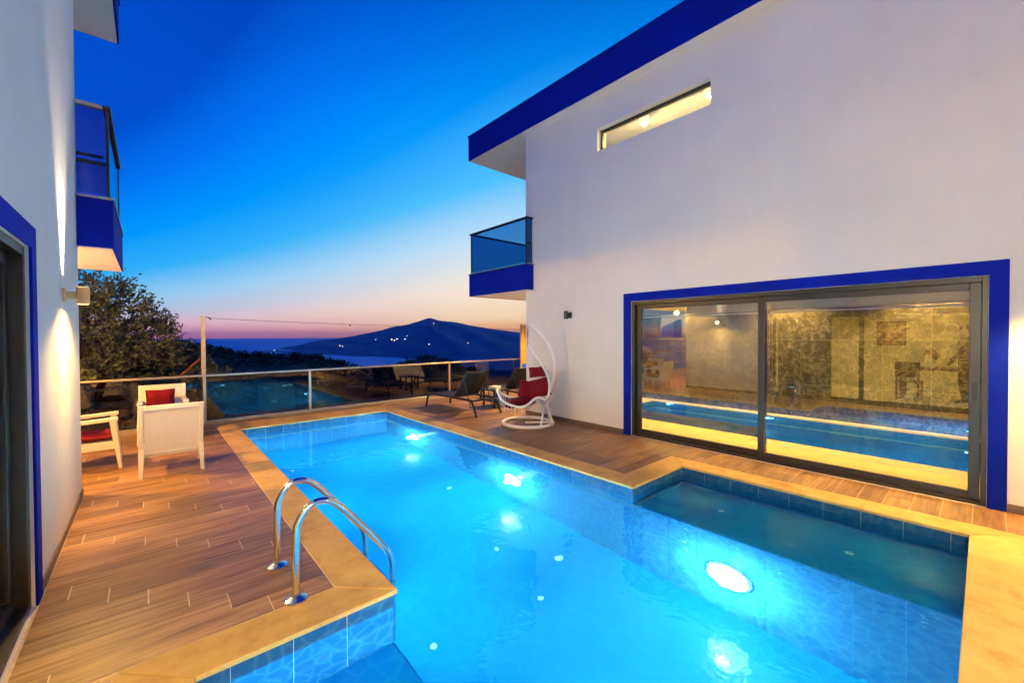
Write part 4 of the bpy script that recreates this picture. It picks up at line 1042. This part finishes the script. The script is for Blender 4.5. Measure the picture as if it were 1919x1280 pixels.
m = MB(); m.tube([sp(0, 1.805), sp(0, 1.72)], .007, 6); coil = [sp(.018*math.cos(i*.9), 1.72-.0024*i, .018*math.sin(i*.9)) for i in range(60)]; m.tube(coil, .0045, 5); m.tube([sp(0, 1.58), sp(0, 1.41)], .007, 6); sbuild(m, 'hanging_spring', 'steel', bk, smooth=True)
def place_c(o, u, z, v, rx, ry, rz=0):
    rot = Matrix((U, V, Vector((0, 0, 1)))).transposed().to_4x4()
    o.matrix_world = Matrix.Translation(sp(u, z, v)) @ rot @ Matrix.Rotation(ry, 4, 'Y') @ Matrix.Rotation(rx, 4, 'X') @ Matrix.Rotation(rz, 4, 'Z')
c = cushion('seat_cushion', .56, .50, .15); place_c(c, -.14, .40, 0, 0, R(-8)); tag(c, 'crimson seat cushion in the hanging chair', 'cushion')
c = cushion('back_cushion', .40, .34, .17); place_c(c, .19, .66, -.06, R(68), R(-14)); tag(c, 'crimson back cushion in the hanging chair, near side', 'cushion')
c = cushion('back_cushion', .38, .32, .16); place_c(c, .02, .62, .05, R(66), R(10)); tag(c, 'crimson back cushion in the hanging chair, far side', 'cushion')
c = cushion('head_pillow', .30, .19, .09); place_c(c, .17, .945, -.02, R(75), R(-4)); tag(c, 'crimson head pillow tied high on the hanging chair', 'pillow')

# ------------------------------------------------------------------ gold curtain at the far corner
ct = empty('curtain', (8.95, 9.15, 1.9)); tag(ct, 'gold curtain glowing beside the far corner of the right house', 'curtain')
cm = curtain_mesh(1.1, 1.15, 7, .04); o = cm.build('fabric', 'gold', ct, smooth=True); o.rotation_euler.z = R(90)
m = MB(); m.tube([(-.62, 0, .03), (1.2, 0, .03)], .014, 8); m.build('rod', 'brass', ct)
m = MB(); m.box(-.60, -.56, -.02, .02, -1.9, .05); m.box(1.16, 1.2, -.02, .02, -1.9, .05); m.build('post', 'brass', ct)

# ------------------------------------------------------------------ post with wire beyond the balustrade
ps = empty('wire_post', (.80, 10.2, -2.3)); tag(ps, 'pale metal post carrying a wire beyond the balustrade', 'post')
m = MB(); m.box(-.035, .035, -.035, .035, 0, 4.33); m.build('post', 'postmat', ps, bevel=.006)
m = MB(); m.tube([(.0, 0, 3.53), (-.62, .12, 2.85)], .022, 8); m.build('brace', 'rust', ps)
m = MB(); m.tube(spline([(.035, 0, 4.28), (.07, 0, 4.30), (.10, 0, 4.26)], 4), .006, 6); m.tube([(.10, -.03, 4.29), (.13, .03, 4.24)], .01, 6); m.build('wire_clamp', 'black', ps)
wi = MB(); wi.tube(spline([(.9, 10.2, 1.975), (3.6, 10.25, 1.895), (9.4, 10.3, 1.80)], 8), .004, 5); wi.tube([(3.7, 10.25, 1.90), (3.7, 10.25, 1.84)], .014, 6)
tag(wi.build('wire', 'black'), 'thin wire running from the pale post to the right', 'wire')

# ------------------------------------------------------------------ trees beyond the balustrade
def olive(loc, crown, rad, lb, n, seed, squash=(1, 1, .95)):
    rg = random.Random(seed); e = empty('olive_tree', loc); tag(e, lb, 'tree')
    tk = MB(); c = Vector(crown)
    tk.tube(spline([(0, 0, 0), (.06, .02, c.z*.3), (c.x*.4, c.y*.4, c.z*.62), tuple(c*.95)], 5), .1, 9, taper=[.16-.11*i/15 for i in range(16)])
    lf = MB(); twigs = MB()
    for k in range(n):
        d = Vector((rg.gauss(0, 1), rg.gauss(0, 1), rg.gauss(0, .9)+.15)).normalized()
        rr = rad*(.35+.75*rg.random()**.6); p = c+Vector((d.x*rr*squash[0], d.y*rr*squash[1], d.z*rr*squash[2]))
        if k % 3 == 0:
            mid_ = c*.8+(p-c*.8)*.5+Vector((0, 0, -.08)); tk.tube([c*.75, mid_, p], .02, 5, taper=[.035, .016, .004])
        dirn = (d+Vector((0, 0, .35))).normalized(); Lb = rg.uniform(.25, .55)
        for s in range(3):
            q = (dirn+Vector((rg.gauss(0, .45), rg.gauss(0, .45), rg.gauss(0, .35)))).normalized()
            for j in range(20):
                t = rg.random(); pos = p+q*Lb*t+Vector((rg.gauss(0, .03), rg.gauss(0, .03), rg.gauss(0, .03)))
                ld_ = (q+Vector((rg.gauss(0, .7), rg.gauss(0, .7), rg.gauss(0, .7)))).normalized(); sd = ld_.cross(Vector((rg.gauss(0, 1), rg.gauss(0, 1), rg.gauss(0, 1)))).normalized()
                l = rg.uniform(.055, .10); w = l*.28
                lf.add([pos, pos+ld_*l*.5+sd*w, pos+ld_*l, pos+ld_*l*.5-sd*w], [(0, 1, 2, 3)])
    tk.build('trunk', 'bark', e, smooth=True); lf.build('crown', 'olive', e)
olive((-1.25, 13.2, -2.25), (0, 0, 3.3), 1.55, 'tall olive tree rising beyond the balustrade at the left', 760, 11, (1.02, 1, 1.1))
olive((.30, 13.9, -2.3), (0, 0, 2.7), .85, 'smaller olive tree right of the tall one beyond the balustrade', 330, 12)
olive((.95, 12.6, -2.3), (0, 0, 2.35), .55, 'low young olive bush by the wire post', 130, 13, (1.2, 1, .8))
sb_ = empty('leafy_shrub', (-.92, 10.0, -2.3)); tag(sb_, 'pale leaved shrub peeking over the balustrade beside the left wall', 'shrub')
m = MB(); leaf_cloud(m, (0, 0, 3.15), .28, 260, .10, 2.0, random.Random(8)); m.build('foliage', 'paleleaf', sb_)
m = MB(); m.tube([(0, 0, 0), (.05, 0, 1.5), (0, 0, 3.1)], .03, 6, taper=[.04, .03, .01]); m.build('stem', 'bark', sb_)

# ------------------------------------------------------------------ evening haze over land and sea
hz = MB(); hz.box(-42000, 42000, -42000, 42000, SEA-1, 330)
hm_ = bpy.data.materials.new('evening_haze'); hm_.use_nodes = True; t = hm_.node_tree; t.nodes.clear()
pv = nd(t, 'ShaderNodeVolumePrincipled'); pv.inputs['Color'].default_value = (.75, .85, 1, 1); pv.inputs['Density'].default_value = 2.2e-5; pv.inputs['Anisotropy'].default_value = 0.0
o = nd(t, 'ShaderNodeOutputMaterial'); t.links.new(pv.outputs[0], o.inputs['Volume'])
tag(hz.build('haze', hm_), 'thin evening haze over the sea and mountain', 'haze', kind='stuff')
